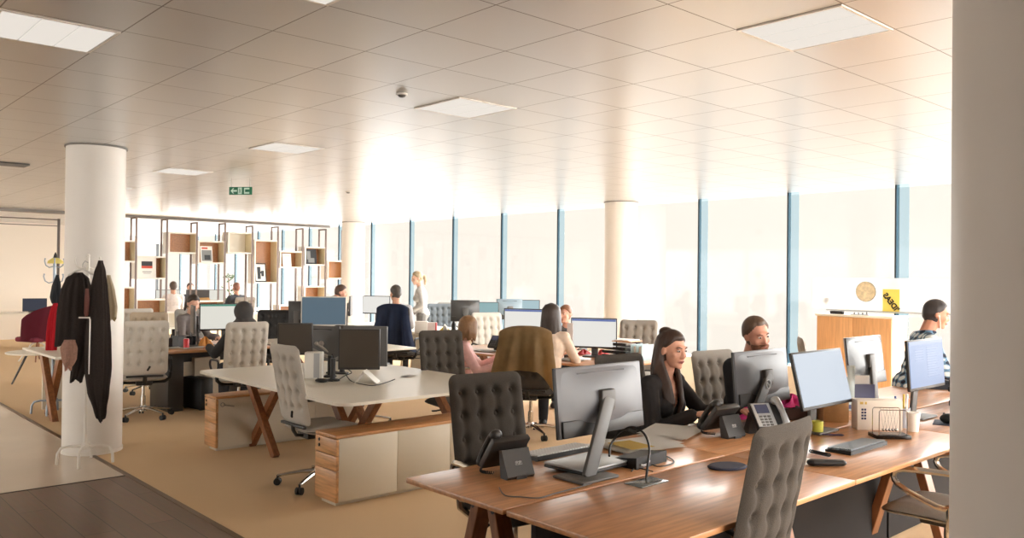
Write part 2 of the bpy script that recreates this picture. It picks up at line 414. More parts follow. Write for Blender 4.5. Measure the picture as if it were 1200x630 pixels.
# ================================================================== FURNITURE BUILDERS
def rounded(u, v, w, h, r):
    x, y = u*w/2, v*h/2
    ax, ay = abs(x)-(w/2-r), abs(y)-(h/2-r)
    if ax > 0 and ay > 0:
        d = math.hypot(ax, ay); m_ = max(ax, ay)
        if d > 1e-9:
            s = m_/d; ax *= s; ay *= s
        x = math.copysign(w/2-r+ax, x); y = math.copysign(h/2-r+ay, y)
    return x, y
def tufted_back(w=.47, h=.62, t=.055, depth=.026, cols=4, rows=4, top=.10, step=.125):
    # local: x across, z up from 0, front is +y
    pts = [((c-(cols-1)/2)*w/(cols+.35), h-top-r*step) for c in range(cols) for r in range(rows)]
    mb = MB(); NU, NV = 44, 50
    rowtop, rowbot = h-top+.03, h-top-(rows-1)*step-.03
    def side(sg):
        def fn(a, b):
            u, v = a*2-1, b*2-1
            x, zz = rounded(u, v, w, h, .05); z = zz+h/2
            e = max(abs(u), abs(v))
            y = t/2*(1-e**9)
            dd = 0
            for (tx, tz) in pts:
                q = ((x-tx)**2+(z-tz)**2)/(.021**2)
                if q < 9: dd = max(dd, math.exp(-q*.7))
            gr = 0
            if rowbot < z < rowtop:
                gg = min(1, (rowtop-z)/.03, (z-rowbot)/.03)
                for c in range(cols):
                    tx = (c-(cols-1)/2)*w/(cols+.35); q = ((x-tx)/.016)**2
                    if q < 9: gr = max(gr, math.exp(-q)*gg)
            y -= dd*depth + gr*depth*.30
            bow = -.03*(1-(2*x/w)**2)*.6 + .05*(z/h-.35)**2*0
            return (x, sg*y + bow, z)
        return fn
    A = mb.grid(side(1), NU, NV); B = mb.grid(side(-1), NU, NV)
    bmesh.ops.remove_doubles(mb.bm, verts=mb.bm.verts[:], dist=.0008)
    return mb
BACKS = {}
def make_chair(label, fab, metal=chrome, arms='black', loc=(0, 0, 0), rz=0, group='tufted office chairs', lever=False, tilt=11, arm_z=0.):
    t = thing('office_chair', label, 'chair', loc, rz, group)
    # star base
    hub = MB().lathe([(.02, .075), (.045, .08), (.045, .115), (.032, .14)], n=16); obj('hub', hub, metal, t)
    for k in range(5):
        a = k*2*PI/5+.3; c, s = math.cos(a), math.sin(a)
        lg = MB().tube([(c*.03, s*.03, .112), (c*.14, s*.14, .105), (c*.26, s*.26, .085), (c*.32, s*.32, .074)], [.024, .02, .016, .014], 8, flat=.75)
        l_ = obj('base_leg', lg, metal, t)
        cs = MB()
        for q in (-1, 1):
            p = Vector((c*.32 - s*q*.016, s*.32 + c*q*.016, .029)); d = Vector((-s, c, 0))*.009
            cs.cone(p-d, p+d, .028, n=14)
        cs.cone((c*.32, s*.32, .029), (c*.32, s*.32, .078), .009, n=8)
        obj('caster', cs, black_plastic, l_)
    obj('gas_column', MB().cone((0, 0, .11), (0, 0, .25), .026, n=14).cone((0, 0, .25), (0, 0, .40), .016, n=14), metal, t)
    obj('tilt_mechanism', MB().box((0, -.02, .405), (.17, .26, .05), bev=.012).cone((.08, .05, .405), (.22, .06, .40), .007).box((.235, .062, .40), (.05, .03, .012), bev=.004), dark_plastic, t)
    sm = MB()
    def top(a, b):
        u, v = a*2-1, b*2-1; x, y = rounded(u, v, .49, .48, .10); e = max(abs(u), abs(v))
        return (x, y+.03, .455+.040*(1-e**6)-.012*max(0, v)**3+.006*abs(u)**2)
    def bot(a, b):
        u, v = a*2-1, b*2-1; x, y = rounded(u, v, .49, .48, .10); e = max(abs(u), abs(v))
        return (x, y+.03, .455-.030*(1-e**6)-.012*max(0, v)**3)
    sm.grid(top, 20, 20); sm.grid(bot, 20, 20); bmesh.ops.remove_doubles(sm.bm, verts=sm.bm.verts[:], dist=.0008)
    obj('seat', sm, fab, t)
    bk = 'b'
    if bk not in BACKS: BACKS[bk] = tufted_back()
    q = MB(); q.bm = BACKS[bk].bm.copy()
    b = obj('backrest', q, fab, t, (0, -.195, .505), (deg(tilt), 0, 0), smooth=60)
    if lever:
        obj('height_lever', MB().box((.035, -.043, .085), (.022, .02, .058), (0, .5, 0), .006), black_plastic, b)
    obj('back_bracket', MB().tube([(0, -.1, .40), (0, -.20, .41), (0, -.225, .45), (0, -.232, .50)], .022, 8, flat=.6).box((0, -.225, .492), (.38, .03, .022), None, .006), dark_plastic, t)
    if arms:
        am = metal if arms == 'chrome' else black_plastic
        for s in (-1, 1):
            ar = MB(); x = s*.275; z0 = arm_z
            lp = [(x, -.17, .555+z0), (x, -.185, .655+z0), (x, -.15, .685+z0), (x, .10, .672+z0), (x, .155, .655+z0), (x, .165, .615+z0), (x, .13, .575+z0), (x, -.03, .515+z0), (x, -.10, .505+z0)]
            pts = []
            N = len(lp)
            for i in range(N):                       # round the corners
                a_, b_, c_ = Vector(lp[i-1]), Vector(lp[i]), Vector(lp[(i+1) % N])
                pts += [b_+(a_-b_)*.22, b_*.75+(a_+c_)*.125, b_+(c_-b_)*.22]
            ar.tube(pts, .0155 if arms == 'chrome' else .0125, 8, closed=True)
            ar.tube([(x, -.11, .52+z0), (x*.97, -.11, .46), (x*.8, -.09, .415), (x*.3, -.06, .405)], [.018, .02, .018, .016], 8)
            obj('armrest', ar, am, t)
    return t
def chair(x, y, fx, fy, label, fab, **k):
    return make_chair(label, fab, loc=(x, y, 0), rz=facing(fx, fy), **k)
# ---- monitor: origin on the desk under the panel, screen looks to local +Y
blk_scr = mat('dark_screen', (52, 46, 42), .3)
def monitor(label, x, y, zdesk, zc, w, h, rz, screen, tilt=0., house=dark_plastic, bezel=None, stand='neck', foot=(0, -.05), group='desk monitors', back=None, content=None, name='monitor', ring=False, head=None, thick=.02):
    t = thing(name, label, 'monitor', (x, y, zdesk), rz, group)
    if head: t['head'] = 1; del t['head']
    zc -= zdesk
    R = (deg(tilt), 0, 0)
    b_ = MB().box((0, 0, 0), (w, thick, h), bev=.004)
    # swelling of the rear shell
    def bulge(a, b):
        u, v = a*2-1, b*2-1; xx, zz = rounded(u, v, w*.94, h*.94, .02)
        return (xx, -thick*.45-.028*(1-abs(u)**2.2)*(1-abs(v)**2.2), zz)
    b_.grid(bulge, 22, 18)
    hs = obj('housing', b_, back or house, t, (0, 0, zc), R)
    if back: obj('bezel', MB().box((0, thick/2-.004, -h/2+.006), (w, .010, .014)).box((0, thick/2-.004, h/2-.004), (w, .010, .010)).box((-w/2+.004, thick/2-.004, 0), (.010, .010, h)).box((w/2-.004, thick/2-.004, 0), (.010, .010, h)), bezel or house, t, (0, 0, zc), R, smooth=0)
    s_ = MB().box((0, thick/2+.001, .004), (w-.024, .004, h-.03))
    so = obj('screen', s_, screen, t, (0, 0, zc), R, smooth=0)
    if content: content(so, w, h, thick)
    if back: obj('lower_back', MB().box((0, -thick*.5-.006, -h*.375), (w*.95, .014, h*.24), None, .004), house, t, (0, 0, zc), R)
    obj('vent_slot', MB().box((0, -thick/2-.003, h*.40), (w*.56, .008, .007)), black_plastic, t, (0, 0, zc), R, smooth=0)
    fx, fy = foot
    if stand == 'neck':
        nk = MB(); p1 = Vector((0, -.052, zc+.0)); p0 = Vector((fx, fy, .02)); d = (p1-p0)
        rot = Vector((0, 0, 1)).rotation_difference(d.normalized()).to_matrix()
        nk.box((p0+p1)/2, (.075, .022, d.length+.05), rot, .006)
        nk.box((0, -.035, zc), (.10, .05, .10), bev=.01)
        n_ = obj('neck', nk, grey_plastic, t)
        if ring:
            rg = MB(); mid = p0+(p1-p0)*.86
            rg.tube([(math.cos(a)*.026, 0, math.sin(a)*.026) for a in [i*2*PI/20 for i in range(20)]], .0035, 6, closed=True)
            tx = text_bm('DELL', .018, .003).xf(Matrix.Scale(-1, 4, (1, 0, 0))); tx.xf(Matrix.Rotation(PI/2, 4, 'X'))
            rg.xf(rot.to_4x4()); tx.xf(rot.to_4x4())
            off = Vector((0, -.013, 0)); off.rotate(rot)
            obj('logo_ring', rg, silver_plastic, n_, mid+off); obj('logo_letters', tx, silver_plastic, n_, mid+off, smooth=0)
        obj('foot', MB().box((fx, fy+.02, .008), (.24, .19, .014), bev=.006), grey_plastic, t)
    elif stand == 'white':
        obj('neck', MB().box((0, -.03, zc/2-.02), (.07, .03, zc), bev=.006), white_plastic, t)
        obj('foot', MB().lathe([(.12, 0), (.12, .008), (.04, .016)], (0, -.02, 0)), white_plastic, t)
    elif stand == 'arm':
        # arm on a post clamped to the desk at (fx, fy)
        zp = .17
        obj('post', MB().cone((fx, fy, 0), (fx, fy, zp+.02), .022, n=14).lathe([(.06, 0), (.06, .012), (.03, .02)], (fx, fy, 0)), black_plastic, t)
        el = Vector((fx*.55-.09*(1 if fx > 0 else -1), fy-.06, zp+.10))
        obj('arm', MB().tube([(fx, fy, zp), el, (0, -.03, zc)], .014, 8).ball(el, .02).ball((0, -.035, zc), .028), steel, t)
    return t
def lines(so, rects, m_, name='screen_content'):
    def f(so, w, h, th):
        q = MB()
        for (a, b, c, d) in rects:     # left, bottom, right, top as fractions; viewer's left is +X
            x0, x1 = w/2-.014-a*(w-.028), w/2-.014-c*(w-.028); z0, z1 = -h/2+.018+b*(h-.034), -h/2+.018+d*(h-.034)
            q.b2(min(x0, x1), max(x0, x1), th/2+.0032, th/2+.0040, z0+.004, z1+.004)
        obj(name, q, m_, so, smooth=0)
    return f
# ---- desk phone: keys look to local +Y, handset on -X
scr_dim = mat('phone_display', (98, 96, 118), .3, emit=.5)
def phone(label, x, y, z, rz, body=dark_plastic, face=None, logo=True, s=1.):
    t = thing('desk_phone', label, 'phone', (x, y, z), rz, 'desk phones')
    face = face or body
    slab = MB().box((0, 0, 0), (.205, .032, .175), bev=.008)
    R = (deg(-38), 0, 0)
    b = obj('body', slab, body, t, (0, .0, .105), (deg(38), 0, 0))
    obj('front_panel', MB().box((.035, .018, .005), (.125, .005, .150), bev=.002), face, b)
    obj('display', MB().box((.035, .0205, .042), (.085, .004, .058), bev=.001), scr_dim, b)
    kp = MB()
    for i in range(3):
        for j in range(4): kp.box((.008+i*.027, .0215, -.008-j*.018), (.019, .005, .011), bev=.001)
    obj('keypad', kp, grey_plastic if body is dark_plastic else dark_plastic, b)
    hsb = MB().tube([(-.072, .030, .095), (-.072, .046, .06), (-.072, .050, 0), (-.072, .046, -.06), (-.072, .030, -.09)], [.028, .021, .018, .021, .028], 10, flat=.8).ball((-.072, .028, .088), (.031, .026, .026)).ball((-.072, .028, -.088), (.031, .026, .026))
    obj('handset', hsb, body if face is body else silver_plastic, b)
    st = MB().prism([(-.055, 0), (-.105, 0), (-.112, .012), (-.062, .125), (-.04, .12)], .15, 'x', -.06)
    st.box((0.015, -.108, .004), (.055, .02, .02))
    obj('stand', st, body, t)
    if logo:
        lg = MB()
        for i, hh in enumerate((.004, .007, .010, .007, .004, .007, .010, .007, .004)): lg.box(((i-4)*.0042, 0, .010), (.0022, .001, hh))
        tx = text_bm('CISCO', .013, .001).xf(Matrix.Scale(-1, 4, (1, 0, 0))).xf(Matrix.Rotation(PI/2, 4, 'X'))
        me = bpy.data.meshes.new('q'); tx.bm.to_mesh(me); lg.bm.from_mesh(me); bpy.data.meshes.remove(me); tx.bm.free()
        obj('logo', lg, mat('phone_logo', (190, 188, 186), .5), t, (.015, -.0915, .062), (deg(-24), 0, 0), smooth=0)
    co = MB(); pts = []
    for i in range(80):
        u = i/79; pts.append((-.08-.03*math.sin(u*PI)+.004*math.cos(u*90), .07-.10*u+.0*u, .012+.010+.006*math.sin(u*90)))
    obj('coiled_cord', co.tube(pts, .0028, 5), black_plastic, t)
    return t
def keyboard(label, x, y, z, rz, base=black_plastic, keys=dark_plastic, w=.43, d=.14):
    t = thing('keyboard', label, 'keyboard', (x, y, z), rz, 'computer keyboards')
    obj('case', MB().prism([(-d/2, 0), (d/2, 0), (d/2, .022), (-d/2, .012)], w, 'x', -w/2), base, t, smooth=0)
    k = MB()
    for r in range(6):
        yy = -d/2+.014+r*(d-.028)/5; zz = .0125+(yy+d/2)/d*.010
        xx = -w/2+.012
        cnt = 20
        kw = (w-.024)/cnt
        if r == 0: k.box((xx+7*kw, yy, zz+.004), (kw*5.7, .016, .007))
        for c in range(cnt):
            if r == 0 and 4 <= c <= 9: continue
            k.box((xx+(c+.5)*(w-.024)/cnt, yy, zz+.004), ((w-.024)/cnt*.8, .017, .007))
    obj('keys', k, keys, t, smooth=0)
    return t
def sheets(name, label, cat, pts, z, m_, n=3, th=.003, group=None, rz=0):
    # loosely fanned stack of paper on a desk; each sheet its own thing would be invisible: a stack is one thing
    t = thing(name, label, cat, (pts[0], pts[1], z), rz, group)
    w, d = pts[2], pts[3]
    for i in range(n):
        q = MB()
        def fn(a, b): return ((a-.5)*w, (b-.5)*d, .0015+.004*math.sin(a*3+b*2+i)*(.5+.5*i/n)*.4+.001)
        q.grid(fn, 8, 6)
        g = q.bm.faces[:]; r = bmesh.ops.solidify(q.bm, geom=g, thickness=th)
        obj('sheet', q, m_, t, (.012*math.sin(i*2.1), .012*math.cos(i*1.7), i*(th+.0015)+.003), (0, 0, .12*math.sin(i*3.3)))
    return t
def single(name, label, cat, mb, m_, loc=(0, 0, 0), rot=(0, 0, 0), group=None, smooth=35):
    o = obj(name, mb, m_, None, loc, rot, smooth); return tag(o, label, cat, group)
# ================================================================== NEAR BENCH (timber)
DZ = .74
def bench(label, x0, x1, y0, y1, zt, top, legm, legs=((0, 0),), group='wooden bench desks', panel=None):
    t = thing('desk', label, 'desk', ((x0+x1)/2, (y0+y1)/2, 0), 0, group)
    w, d = x1-x0, y1-y0
    obj('tabletop', MB().b2(-w/2, w/2, -d/2, d/2, zt-.024, zt, .004), top, t)
    for (sx) in legs:
        lx = sx
        for sy in (-1, 1):
            l_ = MB(); l_.box((lx, sy*d*.21, (zt-.03)/2), (.085, .05, (zt-.03)/math.cos(.22)+.0), (sy*.28, 0, 0), .004)
            bmesh.ops.bisect_plane(l_.bm, geom=l_.bm.verts[:]+l_.bm.edges[:]+l_.bm.faces[:], plane_co=(0, 0, .001), plane_no=(0, 0, -1), clear_outer=True)
            bmesh.ops.bisect_plane(l_.bm, geom=l_.bm.verts[:]+l_.bm.edges[:]+l_.bm.faces[:], plane_co=(0, 0, zt-.025), plane_no=(0, 0, 1), clear_outer=True)
            bmesh.ops.holes_fill(l_.bm, edges=l_.bm.edges[:])
            lo = obj('leg', l_, legm, t, smooth=0)
            obj('bolt', MB().cone((lx-.045, sy*d*.21-sy*.07, zt-.10), (lx-.0425, sy*d*.21-sy*.07, zt-.10), .010), black_plastic, lo)
    if panel:
        obj('modesty_panel', MB().b2(-w/2+.02, w/2-.005, panel*d/2-.012, panel*d/2+.012, .03, zt-.03), mat('panel_shade_dark', (24, 18, 16), .9), t, smooth=0)  # modesty panel blackened and deepened to carry the shade under the desk
    return t
bench('near left section of the wooden bench, empty towards the camera with a small grommet plate', 2.16, 3.695, 1.725, 2.39, DZ, desk_wood, leg_wood, legs=(-.55, .55), panel=.6)
bench('far left section of the wooden bench, holding the curved monitor and a phone', 2.16, 3.695, 2.41, 3.06, DZ, desk_wood, leg_wood, legs=(-.55, .55))
bench('near middle section of the wooden bench, holding keyboard and wire-frame toy', 3.70, 5.24, 1.725, 2.39, DZ, desk_wood, leg_wood, legs=(0.6,), panel=.6)
bench('far middle section of the wooden bench, with the pink cloth and two phones', 3.70, 5.24, 2.41, 3.06, DZ, desk_wood, leg_wood, legs=(0.6,))
bench('near right section of the wooden bench, running behind the foreground column', 5.245, 7.6, 1.725, 2.39, DZ, desk_wood, leg_wood, legs=(.9,), panel=.6)
bench('far right section of the wooden bench, in front of the man in the plaid shirt', 5.245, 7.6, 2.41, 3.06, DZ, desk_wood, leg_wood, legs=(.9,))
# chairs of the bench
chair(2.93, 3.17, -.15, -1, 'charcoal tufted chair behind the left corner of the wooden bench, facing the camera', dark_fab, arms='chrome')
chair(2.86, 1.93, -.06, 1, 'charcoal tufted chair in the foreground seen from behind, cutting the bottom edge of the photo', dark_fab)
chair(4.60, 1.66, 0, 1, 'light grey chair with chrome loop armrests half behind the foreground column', mid_fab, arms='chrome', arm_z=.02)
chair(5.22, 3.24, -.12, -1, 'pale grey tufted chair standing empty between the woman in black and the bearded man', mid_fab)
# ---- monitors of the bench
mon_blue = mat('monitor_shell', (92, 92, 96), .38, spec=.6)
scr_pale = mat('pale_blue_screen', (190, 203, 219), .5, emit=.86)
scr_blue = mat('blue_screen', (132, 158, 204), .5, emit=.86)
scr_white = mat('white_screen', (226, 224, 214), .4, emit=.95)
scr_teal = mat('grey_blue_screen', (92, 112, 126), .4, emit=.85)
scr_title = mat('blue_title_bar', (104, 122, 178), .4, emit=.9)
scr_line = mat('document_lines', (96, 124, 178), .4, emit=.9)
monitor('large dark curved monitor seen from behind on the left of the wooden bench', 3.03, 2.68, DZ, 1.06, .61, .325, 0, blk_scr, tilt=-6, foot=(-.25, -.16), thick=.022, back=mon_blue, bezel=dark_plastic)
monitor('dark monitor with round logo on its stand, hiding the bearded man\'s chin', 4.69, 2.80, DZ, 1.03, .61, .335, 0, blk_scr, tilt=-5, foot=(-.24, -.07), thick=.022, back=mon_blue, bezel=dark_plastic, ring=True)
monitor('blank pale blue monitor tilted back above the yellow cup', 4.685, 2.40, DZ, 1.06, .60, .335, PI, scr_pale, tilt=14, foot=(0, -.06))
monitor('dark monitor back in front of the oak cabinet', 6.05, 2.76, DZ, 1.055, .57, .35, 0, blk_scr, tilt=-7, foot=(0, -.08), back=mat('glossy_monitor_shell', (74, 74, 74), .25), bezel=silver_plastic)
monitor('blue monitor showing a text document, in front of the man in the plaid shirt', 5.70, 2.20, DZ, 1.10, .57, .325, PI, scr_blue, tilt=4, foot=(0, -.08), content=lines(None, [(.0, .93, 1, 1)]+[(.16, .80-i*.055, .40, .825-i*.055) for i in range(5)]+[(.50, .84-i*.055, .86-.06*(i % 3), .862-i*.055) for i in range(13)], scr_line))
# ---- things on the left section
phone('dark desk phone seen from behind at the left corner of the wooden bench', 2.545, 2.83, DZ, facing(.12, 1))
keyboard('black keyboard with pale keys beside the curved monitor at the left', 3.05, 2.985, DZ, facing(0, -1), keys=mat('pale_keys', (214, 212, 210), .5))
lp = thing('laptop', 'closed silver laptop lying under the curved monitor', 'laptop', (2.93, 2.66, DZ+.012), .05)
obj('base', MB().box((0, 0, .008), (.36, .25, .014), bev=.004), dark_plastic, lp); obj('lid', MB().box((0, 0, .021), (.36, .25, .010), bev=.004), silver_plastic, lp)
obj('rubber_feet', MB().box((-.12, .08, -.005), (.03, .02, .012)).box((.12, .08, -.005), (.03, .02, .012)).box((-.12, -.08, -.005), (.03, .02, .012)).box((.12, -.08, -.005), (.03, .02, .012)), black_plastic, lp)
dk = thing('docking_station', 'black docking station with silver release handle beside the laptop', 'docking station', (3.20, 2.575, DZ), .08)
obj('case', MB().prism([(-.075, 0), (.075, 0), (.075, .035), (-.075, .055)], .26, 'x', -.13), black_plastic, dk, smooth=0)
obj('handle', MB().tube([(-.10, -.078, .02), (-.08, -.084, .015), (-.05, -.084, .018), (-.03, -.079, .03)], .006, 6), silver_plastic, dk)
# phone cable and cable arch, grommet plate
def cable(label, pts, r=.004, m_=black_plastic, name='cable'):
    P = [Vector(p) for p in pts]; Q = []
    for i in range(len(P)-1):
        a, b, c, d = P[max(0, i-1)], P[i], P[i+1], P[min(len(P)-1, i+2)]
        for k in range(8):
            u = k/8; Q.append(.5*((2*b)+(c-a)*u+(2*a-5*b+4*c-d)*u*u+(3*b-a-3*c+d)*u**3))
    Q.append(P[-1])
    return single(name, label, 'cable', MB().tube(Q, r, 6), m_)
z = DZ+.005
cable('thin grey cable running from the left desk phone along the bench gap', [at(585, 571, z), at(592, 580, z), at(612, 582, z), at(632, 583, z), at(650, 578, z), at(680, 570, z), at(694, 566, z)], .0028, grey_plastic)
gp_ = thing('grommet_plate', 'square glassy grommet plate set in the near bench top', 'grommet', (2.925, 2.31, DZ), 0)
obj('plate', MB().box((0, 0, .002), (.19, .10, .004), bev=.001), mat('grommet_glass', (112, 116, 114), .2, .4), gp_); obj('slot', MB().box((.02, -.03, .0045), (.09, .012, .003)), black_plastic, gp_, smooth=0)
c0 = at(757, 563, DZ)
cable('stiff black cable arching over the papers from the grommet plate', [c0+Vector((0, 0, .005)), atd(759, 545, 3.72), atd(761, 525, 3.78), atd(755, 508, 3.86), atd(741, 500, 3.95), atd(728, 506, 4.0), atd(716, 520, 4.0), at(714, 534, DZ+.06)], .0055)
cable('tangle of thin black cables behind the docking station', [at(740, 552, z), at(752, 540, z), at(775, 533, z), at(790, 541, z), at(770, 546, z), at(748, 536, z), at(742, 545, z), at(765, 552, z)], .003)
# papers
sheets('paper_stack', 'loose white paper pile in front of the woman in black', 'papers', (3.93, 2.93, .34, .27), DZ, paper, 5, rz=.3)
sheets('paper_stack', 'paper pile with a yellow highlighted sheet left of the woman in black', 'papers', (3.50, 2.80, .40, .24), DZ, paper, 5, rz=-.2)
sheets('yellow_sheet', 'yellow tinted sheet lying on the paper pile', 'papers', (3.40, 2.78, .16, .20), DZ+.024, mat('yellow_paper', (226, 196, 110), .8), 1, rz=-.15)
sheets('paper_stack', 'small white papers between keyboard and docking station', 'papers', (3.42, 3.0, .16, .10), DZ, paper, 3, rz=.5)
single('mouse_pad', 'dark blue oval mouse pad on the near bench', 'mouse pad', MB().lathe([(.10, 0), (.104, .006), (.095, .012)], n=36).xf(Matrix.Diagonal((1, .72, 1, 1))), mat('navy_rubber', (44, 46, 66), .7), (3.46, 2.245, DZ), (0, 0, -.3))
# ---- middle section
phone('dark desk phone seen from behind in front of the woman\'s hand', 4.13, 2.73, DZ, facing(.1, 1))
phone('silver-faced desk phone with lit display, facing the camera', 4.36, 2.56, DZ, facing(-.45, -1), face=silver_plastic, logo=False)
keyboard('black keyboard beside the wire-frame toy on the near bench', 4.40, 2.05, DZ, facing(.0, -1), keys=mat('grey_keys', (132, 140, 146), .5))
wp = single('wrist_rest', 'black gel wrist rest in front of the black keyboard', 'wrist rest', MB().caps((-.07, 0, 0), (.07, .0, 0), .028, .024).xf(Matrix.Diagonal((1, 1.1, .62, 1))), black_plastic, (3.86, 1.945, DZ+.0175), (0, 0, -.75))
mo = thing('mouse_mat', 'white paper mat under the black wrist rest', 'mat', (3.83, 2.03, DZ), -.2); obj('sheet', MB().box((0, 0, .001), (.24, .16, .002)), paper, mo, smooth=0)
mo.location.y = 2.10
cc = []
for i in range(120):
    u = i/119; a = at(950+22*u, 528+5*u, DZ+.012); cc.append(a+Vector((.004*math.cos(u*70), .009*math.sin(u*70), .006*math.cos(u*70))))
single('coiled_cable', 'black coiled cable beside the black keyboard', 'cable', MB().tube(cc, .0035, 5), black_plastic)
cp = thing('yellow_cup', 'yellow-green cup under the blank pale monitor', 'cup', at(958, 508, DZ)); cp.location.z = DZ
obj('body', MB().lathe([(.030, 0), (.032, .01), (.032, .075), (.029, .075), (.027, .01)], n=24), mat('yellow_glaze', (206, 204, 84), .4), cp)
obj('saucer', MB().lathe([(.04, 0), (.045, .006), (.03, .008)], n=24), mat('yellow_glaze', (206, 204, 84), .4), cp)
single('pen', 'dark blue pen lying beside the yellow cup', 'pen', MB().cone((-.07, 0, 0), (.06, 0, 0), .005).cone((.06, 0, 0), (.072, 0, 0), .005, .001), mat('navy_plastic', (42, 40, 84), .4), at(974, 509, DZ+.006), (0, 0, -.9))
# wire-frame toy
nc = thing('newtons_cradle', 'wire-frame cradle toy with black base and hanging balls on the near bench', 'desk toy', (4.845, 2.065, DZ), -.75)
obj('base', MB().box((0, 0, .011), (.20, .12, .022), bev=.003), mat('black_lacquer', (36, 28, 25), .25), nc)
fw_ = MB()
for sy in (-1, 1):
    pts = [(-.08, sy*.045, .02), (-.08, sy*.045, .155), (-.072, sy*.045, .165), (.072, sy*.045, .165), (.08, sy*.045, .155), (.08, sy*.045, .02)]
    obj('wire_frame', MB().tube(pts, .0028, 6), chrome, nc)
for i in range(5):
    x = -.036+i*.018
    b_ = obj('ball', MB().ball((x, 0, .045), .009), chrome, nc)
    obj('string', MB().tube([(x, -.045, .165), (x, 0, .05), (x, .045, .165)], .0006, 4), black_plastic, b_)
# boxes
bx = thing('white_box', 'white carton printed with blue squares behind the wire-frame toy', 'box', (5.06, 2.235, DZ), -.78)
obj('carton', MB().box((0, 0, .09), (.27, .10, .18), bev=.003), mat('white_card', (224, 212, 198), .7), bx)
pr = MB()
for i in range(2):
    for j in range(4): pr.box((-.105+i*.016, -.0508, .07+j*.018), (.012, .002, .012))
obj('printed_squares', pr, mat('navy_ink', (44, 46, 84), .6), bx, smooth=0)
obj('gold_emblem', MB().box((-.11, -.0508, .163), (.02, .002, .015)).box((-.085, -.0508, .163), (.012, .002, .015)), mat('gold_ink', (200, 164, 80), .6), bx, smooth=0)
cbx = thing('cardboard_box', 'brown cardboard box left of the white printed carton', 'box', (5.14, 2.56, DZ), -.78)
obj('carton', MB().box((0, 0, .085), (.16, .16, .17), bev=.003), cardboard, cbx); obj('tape', MB().box((0, 0, .1705), (.04, .162, .001)), mat('parcel_tape', (170, 128, 84), .4), cbx, smooth=0)
# pot of pens, white cup, acrylic tower
pp = at(1057, 500, DZ)
t = thing('pen_holder', 'clear pen pot crammed with coloured pens beside the white cup', 'pen holder', (pp.x, pp.y, DZ))
obj('pot', MB().lathe([(.045, 0), (.048, .12), (.045, .12), (.043, .004)], n=24), mat('smoked_plastic', (150, 150, 156), .2), t)
for i, (c, a, r_, hh) in enumerate([((214, 178, 60), .1, .02, .20), ((196, 70, 60), 1.2, .03, .17), ((50, 90, 150), 2.2, .025, .19), ((70, 140, 90), 3.3, .03, .16), ((230, 226, 220), 4.2, .03, .21), ((40, 40, 44), 5.2, .02, .18), ((222, 120, 60), 5.9, .033, .17)]):
    obj('pen', MB().cone((r_*math.cos(a), r_*math.sin(a), .01), (1.6*r_*math.cos(a), 1.6*r_*math.sin(a), hh), .006), mat('pen_%d' % i, c, .4), t)
pc = at(1070, 505, DZ)
t = thing('white_cup', 'tapered white paper cup at the right end of the wire-frame toy', 'cup', (pc.x, pc.y, DZ))
obj('body', MB().lathe([(.030, 0), (.040, .11), (.038, .11), (.028, .004)], n=28), white_plastic, t); obj('rim', MB().lathe([(.040, .108), (.043, .111), (.040, .115), (.037, .111)], n=28), white_plastic, t)
pa = at(1007, 486, DZ)
t = thing('acrylic_sign_holder', 'slim clear acrylic holder standing behind the white carton', 'sign holder', (pa.x+.15, pa.y+.13, DZ), -.8)
obj('panel', MB().box((0, 0, .16), (.045, .02, .30), bev=.002), mat('acrylic', (196, 214, 216), .15), t); obj('foot', MB().box((0, 0, .006), (.09, .07, .012), bev=.002), mat('acrylic', (196, 214, 216), .15), t)
# blue stapler box and tray of papers to the right
pb = at(1050, 480, DZ)
t = thing('letter_rack', 'navy letter rack with white cards behind the pen pot', 'letter rack', (5.72, 2.66, DZ), -.7)
obj('frame', MB().box((0, 0, .02), (.2, .12, .04)).box((0, -.04, .1), (.2, .01, .16)).box((0, .04, .12), (.2, .01, .2)), mat('navy_plastic', (42, 40, 84), .4), t, smooth=0)
for i in range(3): obj('card', MB().box((.01*i, -.018+i*.018, .15), (.14, .003, .17)), paper, t, smooth=0)
for i in range(5):
    single('paper_tray', ['lowest', 'second lowest', 'middle', 'second highest', 'top'][i]+' dark tray of papers stacked right of the blue document monitor', 'tray', MB().box((0, 0, .008), (.34, .25, .005)).box((-.17, 0, .025), (.004, .25, .035)).box((.17, 0, .025), (.004, .25, .035)).box((0, .125, .025), (.34, .004, .035)).box((0, 0, .022), (.30, .21, .018), mi=1), [black_plastic, paper], (6.55, 2.17, DZ+i*.05), (0, 0, .06*math.sin(i*2)), group='dark paper trays', smooth=0)
ms = thing('mouse', 'dark computer mouse beside the foreground column', 'mouse', (5.62, 2.02, DZ), .4)
obj('shell', MB().ball((0, 0, .0), (.034, .056, .034)).xf(Matrix.Translation((0, 0, .004))), black_plastic, ms); obj('wheel', MB().cone((-.004, .03, .033), (.004, .03, .033), .008), grey_plastic, ms)
single('mouse_pad', 'blue-grey mouse pad under the dark mouse', 'mouse pad', MB().box((0, 0, .0015), (.22, .18, .003), bev=.001), mat('blue_grey_rubber', (70, 76, 92), .8), (5.62, 2.02, DZ-.0001), (0, 0, .3))
ms.location.z = DZ+.026
keyboard('black keyboard under the blue document monitor', 5.75, 1.92, DZ, facing(0, -1))
